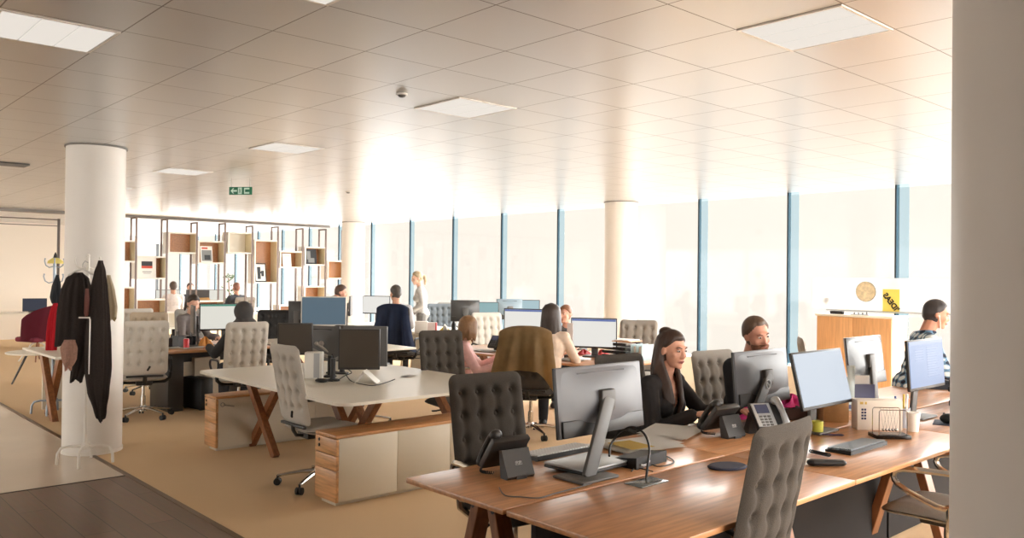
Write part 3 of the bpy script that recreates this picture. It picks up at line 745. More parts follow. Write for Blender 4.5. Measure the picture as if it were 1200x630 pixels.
# pink cloth, baskets and clutter behind the silver phone
def crumple(name, label, cat, c, r, m_, h=.05, seed=1, group=None):
    rd = random.Random(seed); ph = [rd.uniform(0, 6) for _ in range(6)]
    q = MB()
    def fn(a, b):
        th = a*2*PI; rr = b
        R = r[0]*(1+.18*math.sin(3*th+ph[0])+.1*math.sin(7*th+ph[1])); S = r[1]*(1+.18*math.sin(3*th+ph[0]))
        return (R*rr*math.cos(th), S*rr*math.sin(th), .004+h*(1-rr**2)*(.6+.4*math.sin(5*th+ph[2]+4*rr))+.012*math.sin(9*th+ph[3]+rr*7)*rr*(1-rr))
    q.grid(fn, 36, 12, wrap=True)
    return single(name, label, cat, q, m_, c, group=group, smooth=80)
pinkm = mat('hot_pink_fabric', (222, 62, 142), .8)
p = at(866, 488, DZ); crumple('pink_cloth', 'hot pink crumpled cloth on the bench below the dark logo monitor', 'cloth', (p.x, p.y, DZ), (.17, .09), pinkm, .07, 3)
p = at(925, 488, DZ); crumple('pink_pouch', 'small pink pouch beside the pale tilted monitor', 'pouch', (p.x-.02, p.y-.02, DZ+.075), (.10, .07), pinkm, .08, 5)
t = thing('basket', 'dark basket of bits and pieces beside the pink pouch', 'basket', (p.x, p.y-.03, DZ), -.4)
obj('tray', MB().b2(-.13, .13, -.09, .09, 0, .006).b2(-.13, .13, -.09, -.084, 0, .075).b2(-.13, .13, .084, .09, 0, .075).b2(-.13, -.124, -.09, .09, 0, .075).b2(.124, .13, -.09, .09, 0, .075), mat('dark_rattan', (70, 44, 34), .8), t, smooth=0)
for i, (c, x, y, r_) in enumerate([((210, 196, 180), -.08, .0, .035), ((180, 96, 70), .0, .03, .03), ((230, 226, 216), .06, -.02, .04), ((120, 70, 50), .08, .05, .03), ((60, 50, 60), -.02, -.05, .03)]):
    obj('trinket', MB().ball((x, y, .06), (r_, r_*.8, r_*.9)), mat('trinket_%d' % i, c, .6), t)
p = at(938, 492, DZ)
t = thing('plant_pot', 'pale jar with a small green label behind the silver phone', 'jar', (p.x+.1, p.y+.02, DZ))
obj('glass', MB().lathe([(.035, 0), (.04, .02), (.04, .10), (.03, .12), (.028, .12), (.036, .1), (.036, .02)], n=24), mat('jar_glass', (206, 196, 176), .2), t); obj('green_label', MB().lathe([(.0408, .03), (.0408, .08)], n=24), mat('label_green', (120, 150, 110), .6), t)
# ================================================================== WHITE BENCH WITH CREDENZAS
t = thing('white_bench', 'big white bench table in the middle with crossed timber legs', 'desk', (3.9, 6.35, 0))
def rrect(x0, x1, y0, y1, r, n=6):
    P = []
    for cx, cy, a0 in ((x1-r, y0+r, -PI/2), (x1-r, y1-r, 0), (x0+r, y1-r, PI/2), (x0+r, y0+r, PI)):
        for i in range(n+1):
            a = a0+i*PI/2/n; P.append((cx+r*math.cos(a), cy+r*math.sin(a)))
    return P
obj('tabletop', MB().prism(rrect(-.88, .84, -1.29, 1.29, .10), .022, 'z', .718), [white_lam], t, smooth=20)
def xleg(x, y):
    for s in (-1, 1):
        q = MB().box((x+s*.03, y, .36), (.06, .07, .95), (s*.72, 0, 0), .004)
        for zz, nn in ((.001, (0, 0, -1)), (.717, (0, 0, 1))):
            bmesh.ops.bisect_plane(q.bm, geom=q.bm.verts[:]+q.bm.edges[:]+q.bm.faces[:], plane_co=(0, 0, zz), plane_no=nn, clear_outer=True)
        bmesh.ops.holes_fill(q.bm, edges=q.bm.edges[:])
        obj('leg', q, leg_wood, t, smooth=0)
xleg(-.42, .86); xleg(-.42, -.70); xleg(.6, .86); xleg(.6, -.7)
obj('cable_tray', MB().b2(-.6, .7, -.12, .12, .58, .60).b2(-.6, .7, -.12, -.11, .6, .68).b2(-.6, .7, .11, .12, .6, .68), dark_plastic, t, smooth=0)
def credenza(label, x0, x1, yc, hi, side, keyed, w=.30):
    c = thing('credenza', label, 'cabinet', (x0, yc, 0), 0, 'low credenzas under the white bench')
    L = x1-x0
    obj('carcass', MB().b2(.022, L, -w/2+.02, w/2-.02, .03, hi-.022).b2(.03, L-.03, -w/2+.05, w/2-.05, 0, .03), cream_lam, c, smooth=0)
    obj('top', MB().b2(0, L, -w/2, w/2, hi-.022, hi, .002), oak_x, c)
    zs = [.032, .032+(hi-.06)*.5, .032+(hi-.06)*.74, hi-.025]
    for i in range(3):
        d = obj('drawer', MB().b2(0, .022, -w/2+.001, w/2-.001, zs[i]+.002, zs[i+1]-.002, .002), oak, c)
        if i == 2: obj('lock', MB().cone((-.004, .09, zs[3]-.03), (0.001, .09, zs[3]-.03), .012).cone((-.004, .09, zs[3]-.07), (0.001, .09, zs[3]-.07), .012), black_plastic, d)
    n = 3
    for i in range(n):
        a = .024+i*(L-.026)/n; b = a+(L-.026)/n-.003
        for sy in (-1, 1):
            d = obj('door', MB().b2(a, b, sy*(w/2-.011)-.009, sy*(w/2-.011)+.009, .035, hi-.024, .001), cream_lam, c)
            if keyed and i == 0 and sy == -1:
                ky = MB().tube([(.06+.018*math.cos(q*PI/8), -w/2-.006, hi-.075+.018*math.sin(q*PI/8)) for q in range(17)], .004, 5, closed=False)
                ky.cone((.078, -w/2-.006, hi-.08), (.17, -w/2-.006, hi-.10), .005, n=6)
                obj('key', ky, steel, d)
    return c
credenza('low oak-fronted credenza under the right edge of the white bench, nearest the camera', 3.03, 4.55, 5.29, .505, 1, False)
credenza('low oak-fronted credenza under the far left edge of the white bench, key in its side', 3.13, 4.65, 7.58, .505, 1, True, .26)
# chairs there
chair(3.27, 5.80, .985, -.02, 'pale tufted chair pushed against the end of the white bench', light_fab, lever=True, arms=None)
chair(4.86, 6.12, -.2, -1, 'charcoal tufted chair at the far end of the white bench, beside the girl in pink', dark_fab, arms=None)
chair(3.24, 9.72, .25, .97, 'pale tufted chair seen from behind just right of the coat column', light_fab, lever=True)
# screens on arms
dscr = mat('switched_off_screen', (66, 58, 50), .35)
def armmon(label, px, py, dep, rz, foot, w=.42, h=.34, back=dark_plastic):
    p = atd(px, py, dep)
    return monitor(label, p.x, p.y, DZ, p.z, w, h, rz, dscr, stand='arm', foot=foot, house=back, bezel=silver_plastic, group='arm-mounted screens on the white bench', thick=.022)
rf = facing(-.62, -.78)
armmon('switched-off dark screen on an arm, right one at the front of the white bench', 421, 409, 7.05, rf, (.22, .0), .35, .345, dark_plastic)
armmon('switched-off dark screen on an arm, left one behind the pale chair', 346, 397, 7.25, facing(-.5, -.86), (-.30, .02), .30, .28)
armmon('grey screen back on an arm, hidden behind the right dark screen', 428, 405, 7.5, facing(.80, .6), (-.22, 0), .42, .36, grey_plastic)
armmon('grey screen back on an arm, just right of the left dark screen', 379, 402, 7.6, facing(.86, .5), (.1, 0), .34, .32, grey_plastic)
p = at(368, 443, DZ)
tw = thing('white_tower', 'upright white desktop box left of the dark screens on the white bench', 'computer box', (p.x, p.y, DZ), -.72)
obj('case', MB().box((0, 0, .115), (.15, .09, .23), bev=.006), white_plastic, tw); obj('front_strip', MB().box((.03, -.0455, .115), (.05, .003, .21)), silver_plastic, tw, smooth=0)
p = at(430, 448, DZ)
q = MB()
q.box((-.055, 0, .05), (.006, .17, .13), (0, .62, 0)); q.box((.04, 0, .05), (.006, .17, .15), (0, -.85, 0))
single('laptop_stand', 'folded white tent-shaped laptop stand below the dark screen', 'stand', q, white_plastic, (p.x, p.y, DZ), (0, 0, -.75))
p = at(383, 447, DZ); ms2 = thing('mouse', 'dark mouse at the foot of the left screen post on the white bench', 'mouse', (p.x-.06, p.y-.02, DZ+.002), .9)
obj('shell', MB().ball((0, 0, .016), (.034, .056, .018)), dark_plastic, ms2); obj('wheel', MB().cone((-.004, .03, .031), (.004, .03, .031), .006), grey_plastic, ms2)
z = DZ+.006
cable('black cable curling between the two screen posts on the white bench', [at(395, 446, z), at(404, 440, z+.03), at(412, 436, z+.06), at(402, 430, z+.08), at(410, 445, z), at(425, 450, z), at(440, 451, z), at(455, 447, z), at(463, 444, z+.02)], .004)
p = at(480, 441, DZ); sheets('paper_stack', 'small loose papers at the right of the white bench', 'papers', (p.x, p.y, .16, .10), DZ, paper, 2, rz=.4)
# ================================================================== COATS BY THE COLUMN
def coat_stand(label, x, y, m_, h=1.78, s=1.):
    t = thing('coat_stand', label, 'coat stand', (x, y, 0), .3, 'coat stands')
    obj('pole', MB().cone((0, 0, .12), (0, 0, h), .015, n=14).ball((0, 0, h), .018).lathe([(.03, .125), (.03, .165), (.016, .18)], n=16), m_, t)
    for k in range(4):
        a = k*PI/2+PI/4; c, sn = math.cos(a), math.sin(a)
        obj('leg', MB().tube([(c*.02, sn*.02, .145), (c*.12, sn*.12, .150), (c*.19, sn*.19, .135), (c*.215, sn*.215, .09), (c*.22, sn*.22, .0)], .012, 8), m_, t)
    for lv, zz in ((0, h-.10), (1, h-.28)):
        for k in range(3):
            a = k*2*PI/3+lv*.9; c, sn = math.cos(a), math.sin(a)
            obj('hook', MB().tube([(c*.01, sn*.01, zz), (c*.06, sn*.06, zz-.015), (c*.10, sn*.10, zz+.01), (c*.115, sn*.115, zz+.06), (c*.11, sn*.11, zz+.085)], .007, 6).ball((c*.11, sn*.11, zz+.085), .009), m_, t)
    return t
CS = Vector((2.10, 7.72, 0))
coat_stand('white metal coat stand in front of the round column, hung with black coats', CS.x, CS.y, white_paint)
def cloth(name, label, secs, m_, dep, folds=7, amp=.02, seed=0, cat='coat', nu=72, flat=.55, group=None, hem=0.02):
    """hanging garment: sections (px_left, px_right, py) traced at a distance, each a folded oval of real depth"""
    rd = random.Random(seed); ph = [rd.uniform(0, 6.28) for _ in range(4)]
    S = []
    for (a, b, y) in secs:
        A = atd(a, y, dep); B = atd(b, y, dep); S.append(((A+B)/2, (B-A).length/2))
    ax = (_rt.copy()); ax.z = 0; ax.normalize(); ay = Vector((-ax.y, ax.x, 0))
    o0 = S[0][0].copy()
    q = MB()
    NV = (len(S)-1)*5+1
    def samp(v):
        f = v*(len(S)-1); i = min(int(f), len(S)-2); u = f-i
        u2 = u*u*(3-2*u)*.5+u*.5
        return S[i][0].lerp(S[i+1][0], u), S[i][1]*(1-u2)+S[i+1][1]*u2
    def fn(a, b):
        c, r = samp(b); th = a*2*PI
        am = amp*min(1, .25+b*1.2)
        k = 1+am/max(r, .03)*(.6*math.sin(folds*th+ph[0]+b*1.3)+.4*math.sin((folds*2+1)*th+ph[1]))
        zz = hem*math.sin(2*th+ph[2])*(1 if b > .99 else 0)
        return c+ax*(math.cos(th)*r*k)+ay*(math.sin(th)*max(r*flat, .025)*k)+Vector((0, 0, zz))-o0
    V = q.grid(fn, nu, NV, wrap=True)
    q.bm.faces.new(V[0]); 
    bmesh.ops.solidify(q.bm, geom=q.bm.faces[:], thickness=.004)
    return single(name, label, cat, q, m_, tuple(o0), group=group, smooth=70)
coat_m = mat('black_wool', (70, 60, 56), .95, var=.15, scale=120, bump=.2)
coat2_m = mat('black_brown_wool', (74, 64, 59), .95, var=.15, scale=120, bump=.2)
cloth('coat', 'long black jacket on a white hanger, left one on the coat stand', [(86, 96, 319), (78, 103, 326), (73, 106, 340), (69, 107, 365), (67, 106, 395), (66, 106, 404)], coat_m, 6.95, 6, .02, 1, flat=.5)
cloth('coat', 'black trouser leg or coat tail hanging below the left black jacket', [(88, 106, 395), (87, 105, 410), (85, 101, 430), (83, 95, 446)], coat_m, 6.96, 5, .012, 5)
cloth('coat', 'long pointed black coat hung by its loop, right one on the coat stand', [(116, 120, 305), (111, 123, 318), (106, 125, 340), (103, 127, 370), (100, 128, 400), (99, 128, 430), (103, 125, 460), (111, 122, 480), (115, 121, 492)], coat2_m, 6.85, 5, .02, 2, flat=.45)
hg = thing('coat_hanger', 'white hanger holding the left black jacket', 'hanger', atd(97, 316, 6.93), YAW-PI/2)
obj('shoulders', MB().tube([(-.12, 0, -.045), (-.07, 0, -.015), (0, 0, .01), (.07, 0, -.03), (.13, 0, -.04)], .010, 8), white_plastic, hg)
obj('hook', MB().tube([(0, 0, .01), (0, 0, .05), (.02, 0, .075), (.045, 0, .06)], .004, 6), steel, hg)
cloth('scarf', 'dusty pink scarf dangling below the left black jacket', [(76, 88, 398), (72, 90, 408), (74, 88, 420), (77, 82, 432)], mat('dusty_pink_wool', (214, 172, 152), .95, var=.1, scale=60, bump=.2), 6.82, 4, .02, 3, 'scarf')
cloth('scarf', 'thin mauve scarf between the two black coats', [(101, 103, 338), (100, 104, 350), (99.5, 103, 368)], mat('mauve_wool', (150, 100, 92), .95), 6.8, 4, .005, 9, 'scarf')
cloth('tote_bag', 'beige cloth bag hanging on the far side of the coat stand against the column', [(126, 129, 322), (125, 134, 340), (125, 137, 360), (126, 136, 374)], mat('beige_canvas', (206, 190, 160), .95, var=.06, scale=80), 7.15, 3, .008, 4, 'bag')
p = atd(99, 372, 6.62)
single('white_hook_rail', 'short white hook bar poking out between the two black coats', 'hook', MB().tube([(-.045, 0, 0), (.04, 0, 0), (.045, 0, -.02), (.042, 0, -.45)], [.0065, .0065, .0055, .004], 8), white_paint, tuple(p), (0, 0, YAW-PI/2))
# second stand far behind with red coat
CS2 = atd(64, 300, 9.6)
coat_stand('slim coat stand far left behind the black coats, with the red coat', CS2.x, CS2.y, mat('blue_grey_metal', (150, 160, 170), .4, .4), 1.80)
cloth('coat', 'bright red coat on the far coat stand', [(63, 67, 355), (60, 68, 362), (57, 67, 375), (55, 66, 395), (54, 64, 415)], mat('red_fabric', (206, 28, 44), .85), 9.45, 5, .02, 6)
cloth('backpack', 'dark bag hanging above the red coat', [(66, 69, 322), (61, 71, 335), (59, 71, 348), (61, 70, 356)], mat('dark_nylon', (52, 54, 60), .8), 9.5, 4, .01, 8, 'bag')
p = atd(65, 304, 9.6)
hb = thing('woolly_hat', 'yellow hat with a dark tip on top of the far coat stand', 'hat', (p.x, p.y, p.z))
obj('crown', MB().lathe([(.085, -.045), (.078, -.015), (.03, .02)], n=20), mat('yellow_wool', (226, 208, 120), .95), hb); obj('tip', MB().lathe([(.022, .015), (.018, .05), (.004, .085)], n=12), black_plastic, hb)
# ================================================================== LEFT DESKS
t = thing('desk', 'timber X-legged desk end left of the coat column', 'desk', (2.82, 10.35, 0))
obj('tabletop', MB().b2(-.50, .5, -.72, .75, .715, .74, .003), white_lam, t)
for s in (-1, 1):
    q = MB().box((-.36+s*.032, 0, .36), (.065, .10, .95), (s*.62, 0, 0), .004)
    for zz, nn in ((.001, (0, 0, -1)), (.714, (0, 0, 1))):
        bmesh.ops.bisect_plane(q.bm, geom=q.bm.verts[:]+q.bm.edges[:]+q.bm.faces[:], plane_co=(0, 0, zz), plane_no=nn, clear_outer=True)
    bmesh.ops.holes_fill(q.bm, edges=q.bm.edges[:]); obj('leg', q, leg_wood, t, smooth=0)
obj('side_panel', MB().b2(-.30, .42, .66, .70, .0, .71), cream_lam, t, smooth=0)
pd_ = mat('dark_desk_leg', (58, 54, 50), .5)
t = thing('desk', 'timber-edged desk with a dark slab leg right of the coat column', 'desk', (4.10, 10.20, 0))
obj('tabletop', MB().b2(-.65, .68, -.58, .62, .712, .74, .003), desk_wood, t)
obj('slab_leg', MB().b2(-.52, -.34, -.30, .30, 0, .712, .004), pd_, t); obj('slab_leg', MB().b2(.48, .64, -.30, .30, 0, .712, .004), pd_, t)
obj('frame_rail', MB().b2(-.34, .48, -.03, .03, .55, .66), pd_, t, smooth=0)
pc_ = thing('computer_tower', 'black computer tower standing under the timber-edged desk', 'computer', (3.96, 9.98, 0), .2)
obj('case', MB().b2(-.08, .08, -.2, .2, 0.01, .38, .006), black_plastic, pc_); obj('badge', MB().box((-.02, -.2015, .17), (.04, .003, .05)), grey_plastic, pc_, smooth=0)
obj('rubber_feet', MB().b2(-.07, .07, -.18, -.14, 0, .012).b2(-.07, .07, .14, .18, 0, .012), grey_plastic, pc_, smooth=0)
ck = thing('pedestal', 'pale drawer pedestal under the timber-edged desk, behind the black tower', 'pedestal', (4.12, 10.28, 0), 0)
obj('body', MB().b2(-.16, .16, -.2, .2, .02, .60, .004), cream_lam, ck); obj('plinth', MB().b2(-.14, .14, -.18, .18, 0, .02), dark_plastic, ck, smooth=0)
# stuff on that desk
p = at(255, 402, DZ)
monitor('wide white screen with a green top strip in front of the hooded person', 4.30, 9.98, DZ, 1.10, .62, .33, facing(-.25, -1), scr_white, house=black_plastic, foot=(0, -.08), content=lines(None, [(0, .93, 1, 1)], mat('teal_bar', (66, 150, 128), .4, emit=.8)))
monitor('dark narrow screen side beside the wide white screen with green strip', 3.98, 10.20, DZ, 1.06, .34, .36, facing(-.95, .25), blk_scr, house=grey_plastic, foot=(0, -.06))
p = at(212, 400, DZ)
for i, (px, py, w, d, h, c, lb) in enumerate([(198, 406, .10, .08, .15, (58, 54, 54), 'dark desk organiser at the left end of the timber-edged desk'), (208, 406, .09, .12, .19, (92, 92, 92), 'grey organiser crammed with cables beside the dark organiser'), (224, 405, .09, .08, .17, (40, 38, 40), 'black desk organiser behind the red can')]):
    p = at(px, py, DZ)
    o_ = thing('desk_organiser', lb, 'organiser', (p.x, p.y, DZ), i*.4)
    mm = mat('organiser_%d' % i, c, .5)
    obj('tub', MB().b2(-w/2, w/2, -d/2, d/2, 0, .006).b2(-w/2, w/2, -d/2, -d/2+.005, 0, h*.7).b2(-w/2, w/2, d/2-.005, d/2, 0, h*.7).b2(-w/2, -w/2+.005, -d/2, d/2, 0, h*.7).b2(w/2-.005, w/2, -d/2, d/2, 0, h*.7), mm, o_, smooth=0)
    for k in range(3): obj('pen', MB().cone((.02*k-.02, .01*k-.01, .01), (.03*k-.03, .02*k-.02, h), .007), [grey_plastic, silver_plastic, black_plastic][k], o_)
p = at(214, 407.5, DZ)
rc = thing('drink_can', 'red drinks can among the organisers on the timber-edged desk', 'can', (p.x+.02, p.y-.06, DZ))
obj('body', MB().lathe([(.026, 0), (.033, .008), (.033, .105), (.026, .115)], n=20), mat('red_can', (206, 40, 48), .35), rc); obj('lid', MB().lathe([(.025, .114), (.025, .117)], n=20), steel, rc)
p = at(240, 405.5, DZ); crumple('snack_bag', 'orange-brown snack bag on the timber-edged desk', 'snack', (p.x, p.y, DZ), (.09, .06), mat('orange_paper', (206, 140, 70), .8), .12, 7)
p = at(196, 409, DZ); sheets('paper_stack', 'white papers on the left corner of the timber-edged desk', 'papers', (p.x+.05, p.y+.08, .30, .2), DZ, paper, 2, rz=.1)
p = at(228, 408, DZ); sheets('paper_stack', 'white papers near the hooded person\'s hand on the timber-edged desk', 'papers', (p.x, p.y+.05, .34, .2), DZ, paper, 2, rz=.2)
p = at(250, 400, DZ); keyboard('black keyboard under the wide white screen', 4.33, 9.78, DZ, facing(0, -1))
chair(4.03, 8.98, .14, 1, 'pale tufted chair seen from behind with the hooded person in it', light_fab)
chair(4.07, 12.9, -.1, 1, 'small pale tufted chair right behind the coat column, far back', light_fab)
chair(3.98, 11.7, .4, 1, 'beige tufted chair turned sideways behind the red can', mat('beige_fabric', (186, 170, 148), .95, var=.1, scale=260))
chair(4.62, 11.75, -.2, -1, 'grey chair of the woman in the grey jumper', mid_fab)
# ================================================================== FAR LEFT CORNER
t = thing('tub_chair', 'burgundy upholstered shell chair in the far left corner', 'chair', (3.8, 17.0, 0), facing(-.45, .9))
q = MB()
def tub(a, b):
    th = (a-.5)*PI*1.15; z = .40+b*.62
    r = .30+.05*b
    h = 1-.55*abs(a-.5)**1.5*2*b
    return (r*math.sin(th), -r*math.cos(th)*.85+.02-.10*b, .38+(b*.64)*h)
q.grid(tub, 26, 12); bmesh.ops.solidify(q.bm, geom=q.bm.faces[:], thickness=.035)
obj('shell', q, mat('burgundy_fabric', (110, 34, 52), .9), t, smooth=60)
obj('seat', MB().box((0, .02, .40), (.52, .50, .09), bev=.035), mat('burgundy_fabric', (110, 34, 52), .9), t)
for k in range(4):
    a = k*PI/2+PI/4; obj('leg', MB().tube([(0, 0, .36), (.10*math.cos(a), .10*math.sin(a), .30), (.30*math.cos(a), .30*math.sin(a), .0)], [.02, .018, .012], 8), [white_plastic, leg_wood][k % 2 == 0], t)
t = thing('desk', 'white desk with grey side panel in the far left corner', 'desk', (4.0, 20.2, 0))
obj('tabletop', MB().b2(-1.6, .9, -.5, .5, .715, .745, .003), white_lam, t); obj('side_panel', MB().b2(-.85, -.35, -.45, -.42, 0, .71), mat('grey_board', (176, 164, 156), .6), t, smooth=0); obj('side_panel', MB().b2(-1.2, -1.16, -.45, .45, 0, .71).b2(.84, .88, -.45, .45, 0, .71), white_lam, t, smooth=0)
monitor('dark blue screen on the white desk in the far left corner', atd(35, 355, 18.2).x, 20.15, .745, .745+.16, .46, .28, facing(-.2, -1), mat('navy_screen', (64, 72, 92), .4, emit=.5), foot=(0, -.05))
t = thing('coffee_table', 'low pale table with a dark slanted leg below the burgundy chair', 'table', tuple(at(50, 413, .0)), .2)
t.location = (3.05, 13.6, 0)
obj('tabletop', MB().lathe([(.40, .44), (.42, .45), (.42, .465), (.40, .47)], n=40), white_lam, t)
for k in range(3):
    a = k*2*PI/3+2.6; obj('leg', MB().cone((.14*math.cos(a), .14*math.sin(a), .44), (.33*math.cos(a), .33*math.sin(a), 0), .018, .012), dark_plastic, t)
# ================================================================== BOOKCASE OF HANGING CUBES
bc = thing('bookcase', 'tall open bookcase of staggered white cubes on steel frames dividing the far end', 'bookcase', (5.0, 16.4, 0))
YB, DB = 16.4, .30
def bxp(px): return (px, 0)
def XB(px):                       # where the sight line through that column meets the front of the bookcase
    d = _ray(px, 310); return d.x*YB/d.y
def ZB(px, py):
    d = _ray(px, py); return EYE+d.z*YB/d.y
posts = [124, 160, 196, 231, 264, 296, 326, 355, 382, 409]
tops = {124: 258, 160: 254, 196: 256, 231: 260, 264: 261, 296: 264, 326: 265, 355: 267, 382: 268, 409: 269}
frame_pm = mat('mauve_grey_steel', (128, 112, 106), .5, .2)
for px in posts:
    x = XB(px)-5.0-.012; zt = ZB(px, tops[px])
    f_ = MB().b2(x-.016, x+.016, -.012, .012, 0, zt).b2(x-.016, x+.016, DB-.012, DB+.012, 0, zt).b2(x-.016, x+.016, 0, DB, zt-.03, zt)
    obj('upright_frame', f_, frame_pm, bc, smooth=0)
oakd = wood('cube_oak_back', (176, 120, 74), (14, 1, 14)); creamp = mat('cube_cream_side', (214, 200, 164), .6)
cubes = [(126, 160, 281, 307, 'o'), (160, 196, 300, 327, 'o'), (197, 231, 272, 297, 'o'), (232, 264, 282, 309, 'o'), (267, 296, 272, 297, 'w'), (298, 326, 281, 332, 'o'), (328, 355, 294, 314, 'o'), (357, 382, 289, 311, 'o'), (384, 409, 305, 327, 'o'), (357, 382, 335, 362, 'o'), (126, 160, 336, 366, 'o'), (160, 196, 350, 369, 'o'), (231, 264, 352, 372, 'o'), (197, 231, 365, 385, 'w'), (328, 355, 357, 377, 'o'), (298, 326, 366, 385, 'w'), (267, 296, 356, 376, 'w'), (384, 409, 356, 376, 'o'), (160, 196, 374, 392, 'w')]
CUB = {}
for i, (a, b, y0, y1, kd) in enumerate(cubes):
    x0, x1 = XB(a)-5.0, XB(b)-5.0-.004; z1, z0 = ZB((a+b)/2, y0), ZB((a+b)/2, y1); th = .03
    c = obj('cube', MB().b2(x0, x1, 0, DB, z0, z0+th).b2(x0, x1, 0, DB, z1-th, z1).b2(x0, x0+th, 0, DB, z0+th, z1-th).b2(x1-th, x1, 0, DB, z0+th, z1-th), mat('cube_white_paint', (246, 241, 232), .5), bc, smooth=0)
    obj('back_panel', MB().b2(x0+th, x1-th, DB-.012, DB, z0+th, z1-th), oakd if kd == 'o' else white_lam, c, smooth=0)
    obj('lining', MB().b2(x1-th-.003, x1-th, .006, DB-.012, z0+th, z1-th), creamp, c, smooth=0)
    CUB[i] = (x0+5.0, x1+5.0, z0+th, z1-th)
# pictures and magazines leaning in the cubes
def leaning(i, name, label, cat, w, h, fx, mats, design, lean=.16):
    x0, x1, z0, z1 = CUB[i]
    t = thing(name, label, cat, (x0+(x1-x0)*fx, YB+.10, z0), 0)
    R = (-lean, 0, 0)
    obj('board', MB().b2(-w/2, w/2, 0, .012, 0, h), mats[0], t, (0, 0, .002), R, smooth=0)
    for k, (rects, m_) in enumerate(design):
        q = MB()
        for (a, b, c, d) in rects: q.b2(-w/2+a*w, -w/2+c*w, -.003-.001*k, -.0005, b*h, d*h)
        obj('print', q, m_, t, (0, 0, .002), R, smooth=0)
inkd = mat('dark_print', (54, 58, 64), .6); inkr = mat('red_print', (206, 84, 66), .6); inkg = mat('grey_print', (140, 144, 146), .6)
leaning(1, 'poster', 'white framed poster with a dark and red print in the bookcase', 'poster', .34, .42, .40, [paper], [([(.2, .52, .8, .74)], inkd), ([(.2, .42, .8, .53)], inkr), ([(.25, .25, .75, .28), (.3, .18, .7, .2)], inkg)], .04)
leaning(3, 'magazine', 'magazine with a grey cover picture leaning in a bookcase cube', 'magazine', .24, .33, .40, [paper], [([(.08, .08, .92, .75)], inkg), ([(.1, .82, .6, .92)], inkr), ([(.3, .15, .8, .45)], inkd)])
leaning(5, 'picture_frame', 'dark framed black and white picture in the tall bookcase cube', 'picture', .25, .40, .38, [black_plastic], [([(.08, .06, .92, .94)], paper), ([(.2, .15, .5, .8), (.55, .3, .8, .6), (.3, .45, .75, .55)], inkd)])
leaning(6, 'paper_card', 'white card leaning in a bookcase cube near the windows', 'card', .20, .29, .42, [paper], [([(.2, .8, .8, .83)], inkg)])
leaning(7, 'picture_frame', 'dark grey picture of a pale figure leaning in a bookcase cube', 'picture', .30, .34, .40, [inkd], [([(.2, .3, .5, .85), (.3, .1, .8, .4)], inkg)])
leaning(0, 'paper_card', 'small white card in the cube next to the coat column', 'card', .12, .24, .45, [paper], [([(.2, .3, .8, .6)], inkg)])
leaning(12, 'file_box', 'brown file box standing in the low bookcase cube', 'box', .25, .22, .4, [cardboard], [([(.1, .1, .9, .3)], leg_wood)])
# ================================================================== FAR END: people's desks behind the bookcase
t = thing('desk', 'long white desk behind the bookcase at the far end', 'desk', (8.2, 20.0, 0))
obj('tabletop', MB().b2(-2.2, 1.7, -.6, .6, .715, .74), white_lam, t, smooth=0)
for x in (-2.1, -.2, 1.6): obj('leg', MB().b2(x-.03, x+.03, -.5, .5, 0, .715), white_lam, t, smooth=0)
for i, (px, py, lb) in enumerate([(176, 342, 'white screen far behind the bookcase, nearest the coat column'), (222, 343, 'dark screen far behind the bookcase beside the person in white'), (248, 345, 'outlined white screen far behind the bookcase, right of the person in white')]):
    p = atd(px, py, 20.5)
    monitor(lb, p.x, 20.0, DZ, 1.06, .55, .33, facing(-.1, -1), [scr_white, blk_scr, scr_white][i], foot=(0, -.05))
pl = atd(269, 330, 21.2)
t = thing('potted_plant', 'leafy green plant behind the bookcase beside the person in black', 'plant', (pl.x, pl.y, 0))
obj('pot', MB().lathe([(.12, 0), (.16, .35), (.14, .35), (.11, .03)], n=24), white_plastic, t)
obj('stem', MB().tube([(0, 0, .3), (.02, 0, .8), (-.02, .02, 1.5)], .015, 6), leg_wood, t)
q = MB(); rd = random.Random(4)
for i in range(70):
    z = rd.uniform(.7, 1.62); a = rd.uniform(0, 6.28); r = rd.uniform(.03, .17)*(1.2-abs(z-1.2))
    q.ball((r*math.cos(a), r*math.sin(a), z), (.05, .022, .012), (rd.uniform(-.8, .8), rd.uniform(-.8, .8), a), u=6, v=4)
obj('leaves', q, mat('leaf_green', (88, 112, 76), .7), t)
# ================================================================== MIDDLE AND FAR BENCHES
def simple_bench(label, x0, x1, y0, y1, top, zt=DZ, legcol=leg_wood):
    t = thing('desk', label, 'desk', ((x0+x1)/2, (y0+y1)/2, 0), 0, 'benches in the middle of the room')
    w, d = x1-x0, y1-y0
    obj('tabletop', MB().b2(-w/2, w/2, -d/2, d/2, zt-.024, zt, .003), top, t)
    for sy in (-1, 1):
        for s in (-1, 1):
            q = MB().box((s*.03, sy*(d/2-.5), .36), (.06, .07, .95), (0, s*.62, 0), .003)
            for zz, nn in ((.001, (0, 0, -1)), (zt-.025, (0, 0, 1))):
                bmesh.ops.bisect_plane(q.bm, geom=q.bm.verts[:]+q.bm.edges[:]+q.bm.faces[:], plane_co=(0, 0, zz), plane_no=nn, clear_outer=True)
            bmesh.ops.holes_fill(q.bm, edges=q.bm.edges[:]); obj('leg', q, legcol, t, smooth=0)
    return t
simple_bench('timber-topped bench in the middle, used by the woman in the cream blouse', 6.25, 7.50, 5.55, 8.30, desk_wood)
simple_bench('white bench farther back, with boxes on its left corner', 7.68, 8.95, 9.2, 13.4, white_lam)
simple_bench('white bench behind the white-framed monitor, left of centre', 4.95, 6.10, 8.45, 10.7, white_lam)
c = thing('credenza', 'pale credenza with an oak left edge under the bench with boxes', 'cabinet', (7.73, 10.55, 0))
obj('body', MB().b2(0, .5, -.60, .28, .02, .70), cream_lam, c, smooth=0); obj('edge_panel', MB().b2(-.0, .5, .28, .31, .02, .70), oak, c, smooth=0)
